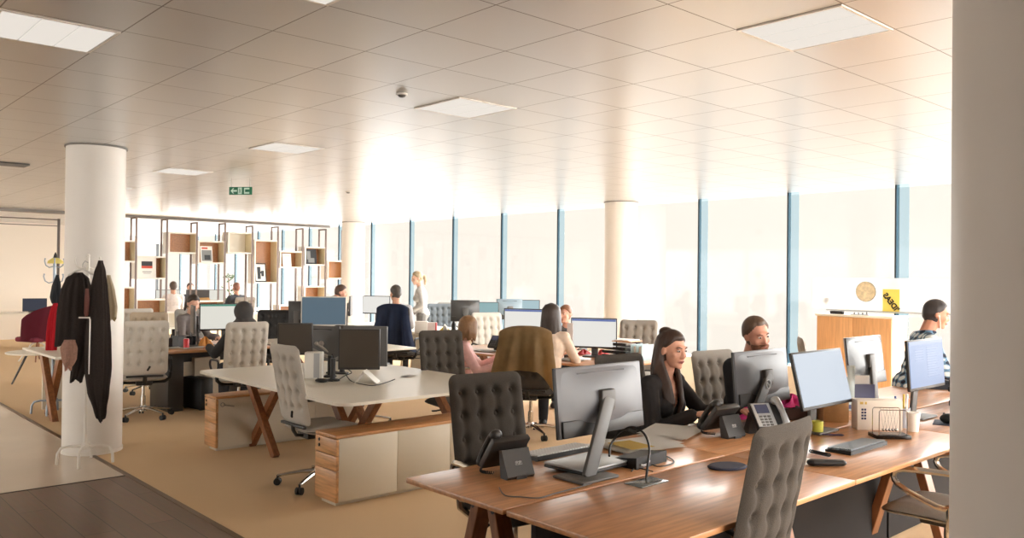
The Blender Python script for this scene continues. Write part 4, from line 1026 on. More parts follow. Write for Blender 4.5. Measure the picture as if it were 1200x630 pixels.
for i in range(2): obj('door', MB().b2(-.012, 0, -.595+i*.44, -.165+i*.44, .03, .69), cream_lam, c, smooth=0)
scr_w2 = mat('bright_white_screen', (232, 230, 224), .4, emit=.98)
def mon_at(label, px, py, dep, f, w, h, scr, house=dark_plastic, z=DZ, stand='neck', content=None, bezel=None, back=None, tilt=0, group='monitors on the middle benches'):
    p = atd(px, py, dep)
    return monitor(label, p.x, p.y, z, p.z, w, h, facing(*f), scr, house=house, stand=stand, content=content, foot=(0, -.06), group=group, bezel=bezel, back=back, tilt=tilt)
title = lambda m_: lines(None, [(0, .92, 1, 1)], m_)
mon_at('white screen with a blue title bar right of the red-haired woman', 696, 390, 9.35, (-.87, -.5), .53, .34, scr_w2, content=title(scr_title))
mon_at('dark-framed white screen left of the long-haired woman in cream', 614, 377, 10.0, (-.85, -.53), .50, .32, scr_w2, house=black_plastic, content=title(scr_title))
p = atd(668, 388, 9.2); t = thing('document_holder', 'pale upright document holder at the left edge of the white screen', 'document holder', (p.x, p.y, DZ), facing(-.9, -.4))
obj('board', MB().box((0, 0, .22), (.07, .012, .34), (.05, 0, 0), .002), mat('grey_white_board', (212, 204, 200), .6), t); obj('foot', MB().box((0, 0, .02), (.10, .10, .04), bev=.004), dark_plastic, t)
p = at(590, 408, DZ); phone('dark desk phone left of the olive jacket, on the timber bench', 6.62, 7.52, DZ, facing(-1, -.2), logo=False)
for i, (px, py, r, cm, lb) in enumerate([(684, 416, (.10, .06), (200, 60, 62), 'red crumpled wrapper below the white screen'), (706, 416, (.09, .06), (214, 70, 66), 'second red wrapper right of the red crumpled one'), (668, 417, (.08, .05), (222, 150, 120), 'salmon coloured cloth at the woman in cream\'s elbow')]):
    p = at(px, py, DZ); crumple('wrapper', lb, 'wrapper', (p.x+.05, p.y+.05, DZ), r, mat('wrap_%d' % i, cm, .6), .06, i+11)
p = at(730, 412, DZ)
for i in range(4):
    single('file_tray', ['bottom', 'second', 'third', 'top'][i]+' dark wire tray of files in the stack below the empty pale chair', 'tray', MB().box((0, 0, .006), (.26, .34, .004)).box((-.13, 0, .022), (.004, .34, .03)).box((.13, 0, .022), (.004, .34, .03)).box((0, .02, .018), (.22, .28, .016), mi=1), [black_plastic, paper], (7.22, 6.08, DZ+.0+i*.045), (0, 0, .05*math.sin(i*3)), group='file trays on the timber bench', smooth=0)
single('wooden_board', 'thin wooden board with papers on top of the stacked file trays', 'board', MB().box((0, 0, .006), (.26, .36, .012), bev=.002).box((0, 0, .018), (.24, .30, .010), mi=1), [oak, paper], (7.22, 6.06, DZ+.185), (0, 0, .15), smooth=0)
single('file_rack', 'light blue plastic file rack right of the stacked trays', 'file rack', MB().box((0, 0, .004), (.24, .16, .008)).box((0, -.07, .09), (.24, .006, .16)).box((0, 0, .09), (.24, .006, .16)).box((0, .07, .09), (.24, .006, .16)).box((0, -.035, .08), (.2, .02, .14), mi=1).box((0, .035, .08), (.2, .02, .14), mi=1), [mat('pale_blue_plastic', (176, 200, 206), .4), paper], (7.22, 5.78, DZ), (0, 0, .1), smooth=0)
sheets('paper_stack', 'papers on the left end of the timber bench near the girl in pink', 'papers', (6.45, 7.55, .22, .3), DZ, paper, 3, rz=.1)
sheets('paper_stack', 'papers in front of the woman in the cream blouse', 'papers', (6.5, 6.2, .22, .3), DZ, paper, 3, rz=-.1)
# chairs round the middle benches
chair(5.93, 6.20, .80, .60, 'dark chair under the olive jacket, seen from behind', dark_fab)
chair(5.72, 6.86, .80, -.60, 'pale chair of the girl in pink', white_fab, arms='chrome')
p = atd(744, 395, 10.1); chair(p.x+.0, p.y, -.85, -.5, 'pale grey tufted chair standing empty behind the stacked file trays', mid_fab)
p = atd(579, 390, 11.6); chair(p.x+.1, p.y+.1, -.3, -.95, 'white tufted chair turned sideways behind the desk phone', white_fab)
p = atd(507, 372, 15.0); chair(p.x+.2, p.y, -.5, -.86, 'blue-grey tufted chair in front of the standing blonde woman', mat('blue_grey_fabric', (104, 112, 118), .95, var=.1, scale=260))
p = atd(516, 362, 15.9); chair(p.x, p.y, -.9, -.4, 'far grey chair peeking out right of the blue-grey tufted chair', mid_fab)
p = atd(424, 390, 9.0); chair(p.x, p.y, .7, .7, 'charcoal tufted chair whose top shows above the right dark screen', dark_fab)
p = atd(320, 385, 11.6); chair(p.x+.05, p.y+.2, -.6, -.8, 'black chair behind the pale chair of the hooded person', black_plastic)
p = atd(470, 372, 12.1); NC = Vector((p.x+.02, p.y, 0)); t = chair(NC.x, NC.y, .85, .53, 'chair of the man in grey, covered by the navy jacket', dark_fab); t.scale = (1, 1, 1.07)
chair(7.35, 3.62, .55, -.85, 'pale grey tufted chair behind the man in the plaid shirt', mid_fab)
# screens of the middle and far benches
mon_at('white-framed monitor with a grey-blue screen left of centre', 379.5, 364.5, 9.7, (-.55, -.84), .52, .345, scr_teal, house=white_plastic, stand='white')
mon_at('dark monitor side just left of the white-framed monitor', 351, 369, 10.1, (.95, .3), .36, .34, blk_scr)
mon_at('white screen in front of the man with the navy jacket', 441, 357, 14.2, (-.8, -.6), .50, .31, scr_w2)
mon_at('dark monitor in front of the man in the pale blue shirt', 411, 358, 14.3, (.8, -.6), .40, .34, dscr, back=grey_plastic)
mon_at('dark monitor back left of the teal screen, behind the girl in pink', 545, 364, 13.2, (.5, .87), .46, .34, blk_scr, back=mat('glossy_monitor_shell', (74, 74, 74), .25))
mon_at('pale teal screen back beside the dark monitor, behind the girl in pink', 570, 366, 13.4, (-.6, -.8), .40, .34, mat('teal_screen', (150, 186, 190), .4, emit=.85))
mon_at('blue-grey monitor above the white tufted chair', 597, 362, 13.8, (.4, .92), .45, .34, blk_scr, back=mat('blue_grey_shell', (120, 138, 150), .3))
mon_at('tilted light blue screen left of the long-haired woman', 620, 363, 13.9, (-.7, -.7), .36, .34, mat('light_blue_screen', (176, 204, 212), .4, emit=.88), tilt=8)
# boxes on the far bench
for i, (px, py, w, h, cm, lb) in enumerate([(489, 388, .20, .17, (230, 224, 216), 'white carton at the left corner of the far white bench'), (501, 388, .12, .15, (214, 196, 190), 'pinkish carton right beside the white carton'), (506, 388, .03, .15, (190, 60, 60), 'narrow red box between the cartons on the far bench')]):
    p = at(px, py+1, DZ)
    b_ = thing('carton', lb, 'box', (p.x+.08, p.y, DZ), -.7); obj('body', MB().box((0, 0, h/2), (w, .16, h), bev=.003), mat('carton_%d' % i, cm, .7), b_); obj('flap', MB().box((0, 0, h+.001), (w*.96, .02, .002)), paper, b_, smooth=0)
p = at(517, 389, DZ); crumple('yellow_bag', 'yellow crumpled bag right of the cartons on the far bench', 'bag', (p.x+.08, p.y, DZ), (.10, .08), mat('yellow_plastic', (216, 196, 70), .6), .10, 21)
p = at(527, 389, DZ); t = thing('bottle', 'dark bottle right of the yellow bag on the far bench', 'bottle', (p.x+.08, p.y, DZ)); obj('body', MB().lathe([(.035, 0), (.037, .01), (.037, .12), (.015, .17), (.015, .2)], n=18), black_plastic, t); obj('cap', MB().lathe([(.017, .2), (.017, .22)], n=14), white_plastic, t)
p = at(404, 386, DZ); sheets('paper_stack', 'papers stacked right of the white-framed monitor', 'papers', (5.55, 9.0, .3, .3), DZ, paper, 6, rz=.3)
p = at(326, 402, DZ); 
t = thing('water_bottle', 'white bottle between the hooded person\'s chair and the left dark screen', 'bottle', (5.05, 9.35, DZ)); obj('body', MB().lathe([(.035, 0), (.038, .02), (.038, .2), (.02, .25), (.02, .28)], n=20), white_plastic, t); obj('cap', MB().lathe([(.022, .28), (.022, .30)], n=16), silver_plastic, t)
# ================================================================== CABINET, BOARD, POSTER AT THE RIGHT
t = thing('cabinet', 'oak two-door cabinet against the windows at the right', 'cabinet', (9.62, 4.54, 0))
obj('carcass', MB().b2(.02, .42, -.455, .455, 0, 1.20), oak_v, t, smooth=0)
obj('top', MB().b2(-.01, .43, -.47, .47, 1.20, 1.225, .002), white_lam, t)
for s in (-1, 1):
    d = obj('door', MB().b2(0, .02, min(s*.002, s*.452), max(s*.002, s*.452), .06, 1.195, .002), oak_v, t)
    obj('handle', MB().box((-.01, s*.03, .72), (.012, .012, .14), bev=.003), steel, d)
frost = mat('frosted_board', (236, 230, 222), .5)
def frost_mat():
    m = bpy.data.materials.new('frosted_glass_board'); m.use_nodes = True; nt = m.node_tree; nt.nodes.clear()
    o = nt.nodes.new('ShaderNodeOutputMaterial'); a = nt.nodes.new('ShaderNodeBsdfTranslucent'); a.inputs[0].default_value = (.68, .67, .65, 1)
    b = nt.nodes.new('ShaderNodeBsdfDiffuse'); b.inputs[0].default_value = (.66, .64, .61, 1); mx = nt.nodes.new('ShaderNodeMixShader'); mx.inputs[0].default_value = .45
    nt.links.new(a.outputs[0], mx.inputs[1]); nt.links.new(b.outputs[0], mx.inputs[2]); nt.links.new(mx.outputs[0], o.inputs[0]); return m
bd = thing('glass_board', 'white frosted writing board on the window above the oak cabinet', 'writing board', (10.02, 3.55, 1.27))
obj('panel', MB().b2(0, .012, -1.7, 1.72, 0, .40), frost_mat(), bd, smooth=0)
obj('pen_ledge', MB().b2(-.06, .0, -.9, 1.5, -.012, 0, .002), silver_plastic, bd)
obj('bracket', MB().b2(.012, .08, -1.5, -1.46, .1, .14).b2(.012, .08, 1.5, 1.54, .1, .14), silver_plastic, bd, smooth=0)
single('board_eraser', 'black eraser lying on top of the oak cabinet', 'eraser', MB().box((0, 0, .02), (.05, .16, .035), bev=.004).box((0, 0, .0015), (.045, .15, .003)), black_plastic, (9.75, 4.80, 1.225))
t = thing('toy_figure', 'tiny row of trinkets beside the eraser on the oak cabinet', 'ornament', (9.72, 4.50, 1.225)); obj('base', MB().box((0, 0, .006), (.04, .22, .012), bev=.002), silver_plastic, t)
for i in range(4): obj('trinket', MB().cone((0, -.08+i*.05, .012), (0, -.08+i*.05, .03+.012*(i == 0)), .010, .004), grey_plastic, t)
p = atd(1015, 341.5, 9.95)
ck = thing('cork_disc', 'round speckled cork disc hanging above the oak cabinet', 'wall disc', (10.0, p.y*10.0/p.x, EYE+(p.z-EYE)*10.0/p.x))
cork = mat('speckled_cork', (226, 208, 172), .9, var=.2, scale=28)
q = MB().lathe([(.118, 0), (.118, .015)], n=48); q.xf(Matrix.Rotation(-PI/2, 4, 'Y')); obj('disc', q, cork, ck)
q = MB().tube([(-.008, .118*math.cos(a*2*PI/48), .118*math.sin(a*2*PI/48)) for a in range(48)], .006, 6, closed=True); obj('rim', q, grey_plastic, ck)
# yellow poster with mirrored lettering
pa, pb_ = atd(1034.5, 338, 9.6), atd(1054, 367, 9.4)
xx = 9.99
def onx(px, py): d = _ray(px, py); return (d.y*xx/d.x, EYE+d.z*xx/d.x)
(ya, za), (yb, zb) = onx(1034.5, 338.5), onx(1054, 367)
ps = thing('poster', 'yellow poster reading IDEAS in mirrored letters beside the cork disc', 'poster', (xx, (ya+yb)/2, (za+zb)/2))
w_, h_ = ya-yb, za-zb
obj('sheet', MB().b2(0, .004, -w_/2, w_/2, -h_/2, h_/2), mat('yellow_card', (250, 226, 110), .7, emit=0), ps, smooth=0)
tx = text_bm("'IDEAS", .088, .003, bold=.0035); tx.xf(Matrix.Scale(-1, 4, (1, 0, 0))); tx.xf(Matrix.Rotation(deg(-52), 4, 'Z'))
mm = Matrix(((0, 0, -1, 0), (-1, 0, 0, 0), (0, 1, 0, 0), (0, 0, 0, 1)))
tx.xf(mm); obj('lettering', tx, black_plastic, ps, (-.002, .0, -.015), smooth=0)
# ================================================================== JACKETS ON CHAIRS
def drape(label, cx, cy, fx, fy, m_, back=.62, front=.25, top=1.10, w=.54, seed=0, tail=0., yo=-.30, zt=1.0, flr=.40):
    rd = random.Random(seed); ph = [rd.uniform(0, 6) for _ in range(5)]
    q = MB(); L = back+front
    def fn(a, b):
        u = a*2-1; s = b*L
        flare = .84+flr*max(0, (s-front)/back)
        x = u*w/2*flare
        sh = .05*abs(u)**3                        # shoulders slope
        if s < front: y, z = .052, top-(front-s)
        else: y, z = -.055-.02*(s-front), top-(s-front)
        k = abs(s-front)
        if k < .06: f = (s-front)/.06; y = -.0+(-.053)*f; z = top+.028*(1-f*f)-.0
        fold = (.045*math.sin(u*8+ph[0]+s*2)+.018*math.sin(u*17+ph[1]+s*4)-.052)*(.25+.65*min(1, max(0, s-front)/back*1.6))
        y += (fold*min(1, k/.2)-.004)*(1 if s > front else -.2)
        tz = 0
        if s > front+.1: tz = -tail*max(0, u-.35)/.65*((s-front)/back)
        e = max(0, abs(u)-.82)/.18
        y += .055*e*e*(1 if s > front else -1)*min(1, k/.15)
        return (x, y+yo+.0-(top-z)*.0-.17*(z-top)*(-1)*-1*0+(top-z)*.17, (z-sh+tz)*1.0)
    V = q.grid(fn, 46, 40)
    bmesh.ops.solidify(q.bm, geom=q.bm.faces[:], thickness=.006)
    q.xf(Matrix.Scale(zt, 4, (0, 0, 1)))
    return single('jacket', label, 'jacket', q, m_, (cx, cy, 0), (0, 0, facing(fx, fy)), smooth=70)
drape('olive brown jacket draped over the chair of the woman in the cream blouse', 5.93, 6.20, .80, .60, mat('olive_cloth', (166, 138, 98), .9, var=.14, scale=9), back=.42, top=1.125, w=.60, seed=3, tail=.28, yo=-.325)
drape('navy jacket draped over the chair of the man in grey', NC.x, NC.y, .85, .53, mat('navy_cloth', (52, 64, 92), .85, var=.14, scale=9), back=.52, top=1.125, w=.56, seed=5, tail=.05, yo=-.325, zt=1.07)
# ================================================================== PEOPLE
def shade(c, k): return tuple(max(0, min(255, v*k)) for v in c)
def person(label, x, y, face, skin=(214, 160, 130), hair_c=(60, 44, 34), hair='short', shirt=(80, 80, 80), pants=(44, 44, 50), shoes=(30, 28, 28), seat=.47, stand=False, lean=8, head=(0, 0), hands=((.16, .42, .76), (-.16, .42, .76)), female=False, vox=.011, vneck=0., collar=False, beard=None, detail=False, shirt_mat=None, sleeves=1.0, turn=0, roll=0, earphone=False, hunch=0.):
    """face: world direction the body looks to; local +Y is forward, +X the person's right"""
    t = thing('person', label, 'person', (x, y, 0), facing(*face))
    V = Vector
    hz = .93 if stand else seat+.075
    pel = V((0, 0, hz)); L = deg(lean)
    sp = V((0, math.sin(L), math.cos(L)))
    ch = pel+sp*.30; nk = pel+sp*.475; sw = .150 if female else .178
    tw = deg(turn); rx = V((math.cos(tw), math.sin(tw), 0))
    shs = {1: pel+sp*.435+rx*sw, -1: pel+sp*.435-rx*sw}
    yaw, pit = deg(head[0]), deg(head[1])
    HR = Euler((-pit, deg(roll), yaw), 'XYZ').to_matrix()      # yaw>0 turns to the person's left
    hb = nk+sp*(.075-hunch)+V((0, .012+hunch*.6, 0)); hc = hb+HR @ V((0, .022, .115))
    # joints of arms
    A = {}
    for s, tgt in ((1, hands[0]), (-1, hands[1])):
        S = shs[s]; T = V(tgt); a, b = .285, .255
        d = T-S; dist = min(d.length, a+b-.01); dn = d.normalized(); T = S+dn*dist
        k = (a*a-b*b+dist*dist)/(2*dist); hgt = math.sqrt(max(0, a*a-k*k))
        pole = V((s*.55, -.35, -1)); pole = (pole-dn*pole.dot(dn)).normalized()
        E_ = S+dn*k+pole*hgt
        A[s] = (S, E_, T)
    Lg = {}
    for s in (1, -1):
        H = pel+V((s*.09, 0, -.02))
        if stand: K = V((s*.095, .02, .49)); An = V((s*.10, -.01, .08)); To = V((s*.115, .14, .035))
        else: K = pel+V((s*.115, .42, .015)); An = V((s*.12, .40, .085)); To = V((s*.135, .55, .035))
        Lg[s] = (H, K, An, To)
    def torso(mb, g):
        mb.ball(pel+V((0, -.01, .02)), (.165+g if female else .16+g, .115+g, .12+g))
        w = .118 if female else .142
        mb.ball(pel+sp*.17, (w+g, .095+g, .15), (-L, 0, 0))
        mb.ball(ch+sp*.03, (.142+g if female else .165+g, .105+g, .17+g), (-L, 0, tw))
        if female:
            for s in (1, -1): mb.ball(ch+V((0, .075, -.005))+rx*(s*.065), (.062+g, .06+g, .06+g))
        mb.caps(shs[1], shs[-1], .054+g, .054+g)
        for s in (1, -1): mb.caps(shs[s]-V((0, 0, .02)), nk+V((0, 0, .0)), .05+g, .05+g)
    def arm(mb, s, g, a0=0., a1=1.):
        S, E_, T = A[s]; r = (.046, .040, .030) if female else (.055, .046, .034)
        mb.caps(S, E_, r[0]+g, r[1]+g)
        if a1 >= 1: mb.caps(E_, E_.lerp(T, .97), r[1]+g, r[2]+g*1.2)
        elif a1 > .5: mb.caps(E_, E_.lerp(T, (a1-.5)*2), r[1]+g, r[2]+g*1.3)
    def legs(mb, g, low=True):
        for s in (1, -1):
            H, K, An, To = Lg[s]
            mb.caps(H, K, .088+g, .062+g); mb.caps(K, K.lerp(An, .35)-V((0, .012, 0)), .060+g, .055+g); mb.caps(K.lerp(An, .3)-V((0, .012, 0)), An, .054+g, .038+g)
    body = MB(); torso(body, 0); arm(body, 1, 0); arm(body, -1, 0); legs(body, 0)
    for s in (1, -1):
        H, K, An, To = Lg[s]; body.caps(An-V((0, .03, .03)), To, .040, .030)
    body.caps(nk-sp*.03, hb+HR @ V((0, .005, .05)), .056 if female else .064, .052 if female else .060)
    # head
    def hp(p): return hb+HR @ V(p)+HR @ V((0, .022, .115))
    def hball(mb, c, r, e=(0, 0, 0)): mb.ball(hp(c), r, HR @ Euler(e).to_matrix(), u=20, v=14)
    hs = .96 if female else 1.
    hball(body, (0, -.012, .030), (.077*hs, .095*hs, .088*hs)); hball(body, (0, .030, -.020), (.064*hs, .066, .080))
    hball(body, (0, .045, -.078), (.040 if female else .046, .046, .030)); hball(body, (0, .082, -.094), (.018, .014, .014))
    body.caps(hp((0, .088, .020)), hp((0, .107, -.022)), .009, .0125); hball(body, (.0, .100, -.026), (.020, .012, .010))
    hball(body, (0, .083, .032), (.050, .014, .012))
    for s in (1, -1):
        hball(body, (s*.077*hs, -.005, -.005), (.009, .020, .032), (0, 0, s*.25)); hball(body, (s*.042, .062, -.022), (.022, .022, .022))
    hball(body, (0, .092, -.056), (.022, .010, .008))
    # hands: palm, four unequal bent fingers and a thumb
    for s in (1, -1):
        S, E_, T = A[s]; d = (T-E_).normalized(); d = (d+V((0, 0, -.25))).normalized()
        up = V((0, 0, 1)); side = d.cross(up).normalized(); nrm = side.cross(d).normalized()
        R = Matrix((side, d, nrm)).transposed()
        body.ball(T+d*.05, (.040, .052, .017), R)
        for k, ln in enumerate((.070, .080, .074, .058)):
            o = T+d*.092+side*((k-1.5)*.0215)
            m_ = o+d*ln*.55-nrm*.008; e_ = m_+d*ln*.38-nrm*ln*.32
            body.caps(o-d*.02, m_, .0092, .0085, n=8); body.caps(m_, e_, .0085, .0072, n=8)
        th0 = T+d*.03-side*s*.034; th1 = th0+d*.035-side*s*.028-nrm*.008; th2 = th1+d*.032-side*s*.006-nrm*.006
        body.caps(th0, th1, .0125, .0105, n=8); body.caps(th1, th2, .0105, .0085, n=8)
    sk = mat('skin_%d_%d_%d' % skin, skin, .55, var=.05, scale=18)
    obj('body', remesh(body, vox, 3), sk, t, smooth=80)
    # clothes
    sh = MB(); torso(sh, .012); arm(sh, 1, .011, 0, sleeves); arm(sh, -1, .011, 0, sleeves)
    if collar:
        sh.tube([nk+V((math.cos(a)*.066, math.sin(a)*.066+.008, .022+.012*math.cos(a*1))) for a in [i*2*PI/18 for i in range(18)]], .016, 8, closed=True)
    sh = remesh(sh, vox, 4)
    if vneck:
        ds = []
        for f in sh.bm.faces:
            c_ = f.calc_center_median(); q = c_-nk
            al = q.dot(sp)
            if c_.y > nk.y-.02 and al > -vneck and abs(q.x) < .075*(al+vneck)/vneck+.002: ds.append(f)
        bmesh.ops.delete(sh.bm, geom=ds, context='FACES')
    obj('shirt', sh, shirt_mat or mat('cloth_%d_%d_%d' % shirt, shirt, .9, var=.08, scale=22), t, smooth=80)
    tr = MB(); tr.ball(pel+V((0, -.01, .0)), (.172, .125, .105)); legs(tr, .014)
    obj('trousers', remesh(tr, max(vox, .011), 3), mat('trouser_%d_%d_%d' % pants, pants, .9, var=.08, scale=22), t, smooth=80)
    for s in (1, -1):
        H, K, An, To = Lg[s]; so = MB().caps(An-V((0, .04, .038)), To+V((0, .01, 0)), .046, .040).caps(An-V((0, .01, .02)), An+V((0, 0, .02)), .045, .044)
        so = remesh(so, .012, 3)
        for v in so.bm.verts: v.co.z = max(v.co.z, .004)
        obj('shoe', so, mat('shoe_%d' % shoes[0], shoes, .5), t, smooth=80)
    # hair
    hm = mat('hair_%d_%d_%d' % hair_c, hair_c, .5, var=.22, scale=30, stretch=(6, 6, .8))
    def cap_hair(k=1., nape=-.92, side=-.42, front=.50, puff=0.):
        q = MB(); q.ball((0, 0, 0), 1, u=40, v=28)
        for v in q.bm.verts:
            d = v.co.normalized()
            az = math.atan2(d.x, -d.y)                      # 0 at the back
            a = abs(az)/PI
            hl = nape+(side-nape)*min(1, a/.5) if a < .5 else side+(front-side)*min(1, (a-.5)/.28)
            f = max(0, min(1, (d.z-hl)/.14))
            r = .88+(.19+puff)*f+.012*math.sin(az*13+d.z*5)*f
            if d.z < 0:
                hr = math.hypot(d.x, d.y) or 1e-6; kk = (1-.26*d.z*d.z)/hr if d.z > -.97 else 1
                v.co = V((d.x*kk*.078*hs*r, d.y*kk*.097*hs*r-.010, d.z*.108*hs+.030+.006*f))
            else: v.co = V((d.x*.078*hs*r, d.y*.097*hs*r-.010, d.z*.089*hs*r+.030+.006*f))
        return q
    def to_head(q):
        M_ = HR.to_4x4(); M_.translation = hp((0, 0, 0)); return q.xf(M_)
    def strands(q, a0, a1, n, zend, r=.02, out=.0, fwd=0.):
        for i in range(n):
            a = a0+(a1-a0)*i/(n-1); x_, y_ = math.sin(a)*.082*hs, -math.cos(a)*.096*hs-.008
            w_ = .006*math.sin(i*2.7)
            pts = [V((x_*.55, y_*.55-.005, .105)), V((x_*.95, y_*.95, .06)), V((x_*1.05, y_*1.05, -.02)), V((x_*(1.06+out)+w_, y_*1.02+fwd*.4, zend*.5)), V((x_*(1.0+out)-w_, y_*.98+fwd, zend+.02*math.sin(i*1.9)))]
            q.tube(pts, [r*.8, r, r, r*.9, r*.45], 8)
        return q
    if hair == 'short': hq = cap_hair()
    elif hair == 'quiff': hq = cap_hair(front=.60, puff=.05)
    elif hair == 'shaved': hq = cap_hair(puff=-.06, nape=-.8)
    elif hair in ('long', 'bob', 'halfup', 'pony', 'bun'):
        hq = cap_hair(nape=-1.0, side=-.45, front=.46, puff=.03)
        if hair == 'bob': strands(hq, -2.0, 2.0, 17, -.13, .024, .05)
        if hair == 'long': strands(hq, -1.9, 1.9, 17, -.30, .026, .10)
        if hair == 'halfup':
            strands(hq, -1.3, 1.3, 13, -.28, .023, .05)
            for s in (1, -1):                                  # locks that fall over the chest
                for i in range(5):
                    hq.tube([V((s*(.076-.004*i), -.05+.006*i, .02)), V((s*(.082-.004*i), -.045+.008*i, -.08)), V((s*(.085-.009*i), .02+.010*i, -.20)), V((s*(.075-.010*i), .085+.006*i, -.32)), V((s*(.072-.012*i), .085, -.43-.015*i))], [.015, .017, .017, .014, .006], 8)
            hq.ball((0, -.070, .098), (.052, .045, .034))
        if hair == 'pony': hq.tube([V((0, -.10, .03)), V((.01, -.145, .0)), V((.03, -.15, -.08)), V((.05, -.13, -.16))], [.03, .034, .03, .012], 10)
        if hair == 'bun': hq.ball((0, -.11, .02), (.042, .036, .042))
        hq = remesh(hq, .0075 if detail else .010, 2)
    elif hair == 'hood':
        hq = cap_hair(nape=-1.2, side=-1.1, front=.38, puff=.28); hq.ball((0, -.02, -.11), (.145, .12, .08)); hq = remesh(hq, .012, 4); hm = mat('dark_hood', (66, 62, 60), .8, var=.1, scale=12)
    obj('hair' if hair != 'hood' else 'hood', to_head(hq), hm, t, smooth=80)
    if detail:
        wh = mat('eye_white', (196, 182, 172), .3); ir = mat('iris_dark', (46, 32, 26), .25); lp_ = mat('lips_%d' % skin[0], (178, 98, 92) if female else (176, 112, 98), .5)
        for s in (1, -1):
            e = obj('eye', to_head(MB().ball((s*.030, .084, .012), (.0135, .010, .0065))), wh, t)
            obj('iris', to_head(MB().ball((s*.030, .0905, .011), (.0065, .005, .006))), ir, e)
            obj('eyebrow', to_head(MB().tube([(s*.014, .0955, .030), (s*.032, .092, .036), (s*.048, .078, .031)], [.003, .004, .002], 6)), hm, t)
        obj('lips', to_head(MB().tube([(-.022, .091, -.056), (-.010, .101, -.053), (0, .1025, -.0545), (.010, .101, -.053), (.022, .091, -.056)], [.002, .0045, .005, .0045, .002], 8).tube([(-.018, .091, -.059), (0, .100, -.062), (.018, .091, -.059)], [.002, .0052, .002], 8)), lp_, t)
    if beard:
        bq = MB(); bq.ball((0, 0, 0), 1, u=30, v=20)
        for v in bq.bm.verts:
            d = v.co.normalized(); f = max(0, min(1, (-.15-d.z+.25*max(0, -d.y))/.12)) if d.y > -.25 else 0
            mouth = math.exp(-((d.x/.30)**2+((d.z+.42)/.13)**2)*1.5) if d.y > .5 else 0
            f *= 1-mouth
            r = .86+.22*f
            v.co = V((d.x*.062*r, .036+d.y*.068*r, -.030+d.z*.088*r))
        bq.tube([(-.03, .088, -.052), (-.015, .105, -.042), (0, .108, -.040), (.015, .105, -.042), (.03, .088, -.052)], [.004, .007, .007, .007, .004], 8)
        obj('beard', to_head(bq), mat('beard_hair', beard, .8, var=.2, scale=60), t, smooth=80)
    if earphone:
        obj('earphone', to_head(MB().ball((.082, .008, -.012), .009).tube([(.084, .012, -.015), (.084, .03, -.06), (.07, .05, -.12), (.05, .06, -.19)], .003, 6)), white_plastic, t)
    return t
def seat_at(px, py, dep, fx, fy, lean=8, seat=.47):
    """floor point of a seated person whose head is seen at px, py"""
    p = atd(px, py, dep); n = Vector((fx, fy, 0)).normalized(); k = math.sin(deg(lean))*.60+.03
    return p.x-n.x*k, p.y-n.y*k, p.z
def seated(label, px, py, dep, face, lean=8, **k):
    x, y, z = seat_at(px, py, dep, face[0], face[1], lean)
    hz = math.cos(deg(lean))*.55+.115
    return person(label, x, y, face, seat=z-hz-.075, lean=lean, **k)
# --- nearest three
chair(4.42, 3.46, -.10, -1, 'dark grey chair of the woman in black', dark_fab)
seated('woman with long brown half-up hair in a black V-neck top, working at the wooden bench', 786, 408, 5.30, (.06, -1), lean=10, skin=(214, 158, 132), hair_c=(60, 42, 33), hair='halfup', shirt=(40, 36, 36), female=True, vox=.0065, vneck=.17, detail=True, head=(-10, 10), hands=((.05, .33, .80), (-.36, .42, .80)))
seated('bearded man in a black jacket looking down behind the logo monitor', 888, 391, 5.75, (-.15, -1), lean=14, skin=(208, 148, 124), hair_c=(92, 70, 54), hair='quiff', shirt=(36, 36, 40), vox=.008, detail=True, head=(-16, 12), roll=8, beard=(128, 84, 60), collar=True, hands=((.10, .40, .80), (-.20, .42, .80)))
seated('man in a blue plaid shirt with white earphones at the right, in profile', 1094, 367, 7.1, (.62, -.78), lean=16, skin=(196, 138, 112), hair_c=(50, 44, 44), hair='short', shirt_mat=plaid('blue_plaid_cloth'), vox=.008, detail=True, head=(-4, 14), collar=True, earphone=True, hands=((.12, .45, .80), (-.15, .45, .80)))
# --- middle
seated('woman with long dark hair in a cream blouse, seen from behind beside the olive jacket', 646, 369, 8.75, (.80, .60), lean=6, skin=(220, 176, 150), hair_c=(64, 52, 46), hair='long', shirt=(226, 204, 184), female=True, sleeves=.72, hands=((.22, .36, .78), (-.16, .40, .78)))
seated('red-haired woman facing the camera behind the white screen', 664, 368, 10.8, (-.75, -.66), lean=4, skin=(222, 170, 148), hair_c=(134, 90, 64), hair='bun', shirt=(96, 96, 96), female=True, detail=True, head=(-28, 4), vox=.009)
seated('girl in a pink top with a brown bob, turned away beside the charcoal chair', 549, 383, 8.85, (.80, -.60), lean=4, skin=(224, 182, 160), hair_c=(132, 98, 66), hair='bob', shirt=(236, 190, 186), female=True, head=(40, 6), hands=((.20, .40, .72), (-.12, .42, .76)))
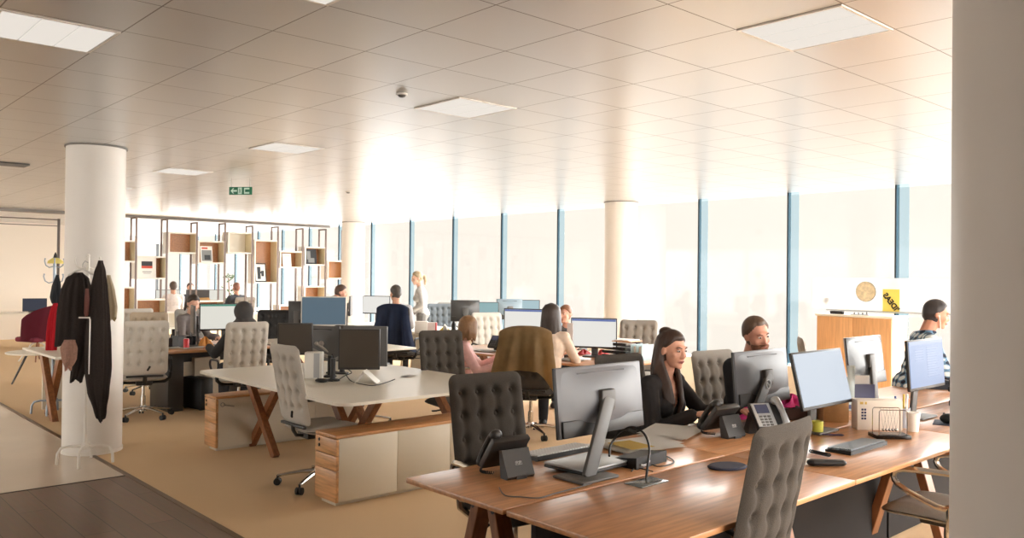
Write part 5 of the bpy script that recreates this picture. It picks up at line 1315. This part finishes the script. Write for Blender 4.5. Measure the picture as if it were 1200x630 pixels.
# --- far
person('blonde woman in a loose grey jumper standing at the far white bench', atd(495, 340, 14.9).x, atd(495, 340, 14.9).y, (-.70, .55), stand=True, lean=4, skin=(222, 178, 154), hair_c=(172, 152, 122), hair='pony', shirt=(198, 194, 190), pants=(120, 116, 112), female=True, head=(20, 14), hands=((.18, .16, .95), (-.18, .2, 1.0)))
seated('dark-haired man in grey with the navy jacket on his chair, seen from behind', 465, 343.5, 12.4, (.60, .80), lean=6, skin=(216, 166, 140), hair_c=(82, 76, 70), hair='short', shirt=(196, 196, 200), head=(35, 4), hands=((.14, .40, .82), (-.26, .30, .76)))
seated('man in a pale blue shirt leaning over a screen near the bookcase', 400, 338, 13.9, (.8, -.6), lean=40, skin=(214, 158, 134), hair_c=(84, 62, 50), hair='short', shirt=(206, 214, 226), head=(0, 14), collar=True, hunch=.07)
seated('hooded person in dark clothes sitting in a pale tufted chair, seen from behind', 286, 368, 9.55, (.05, 1), lean=8, hair='hood', shirt=(48, 46, 46), hands=((.14, .40, .78), (-.28, .44, .78)), head=(0, 10))
seated('woman in a grey jumper with dark hair behind the wide white screen', 226, 354, 11.4, (.35, -.94), lean=8, skin=(214, 166, 142), hair_c=(58, 46, 40), hair='pony', shirt=(126, 118, 116), female=True, head=(-20, 20))
seated('far man in a white shirt seen from behind through the bookcase', 203, 336, 19.0, (.1, 1), lean=4, skin=(206, 156, 132), hair_c=(88, 74, 66), hair='short', shirt=(232, 224, 220), vox=.014)
seated('far person in a black top with short reddish hair seen through the bookcase', 277, 337, 19.2, (-.1, 1), lean=4, skin=(206, 156, 132), hair_c=(150, 108, 92), hair='shaved', shirt=(64, 66, 72), vox=.014)
seated('tiny far person with dark hair behind the dark screen, through the bookcase', 223, 337, 21.2, (-.1, -1), lean=4, skin=(216, 166, 142), hair_c=(70, 44, 40), hair='short', shirt=(70, 70, 74), vox=.014)
chair(atd(203, 345, 18.6).x, 17.7, 0, 1, 'tan-backed chair of the far man in the white shirt', mat('tan_fabric', (178, 140, 90), .9))
chair(atd(277, 345, 18.6).x, 17.75, 0, 1, 'patterned grey chair of the far person in the black top', mid_fab)
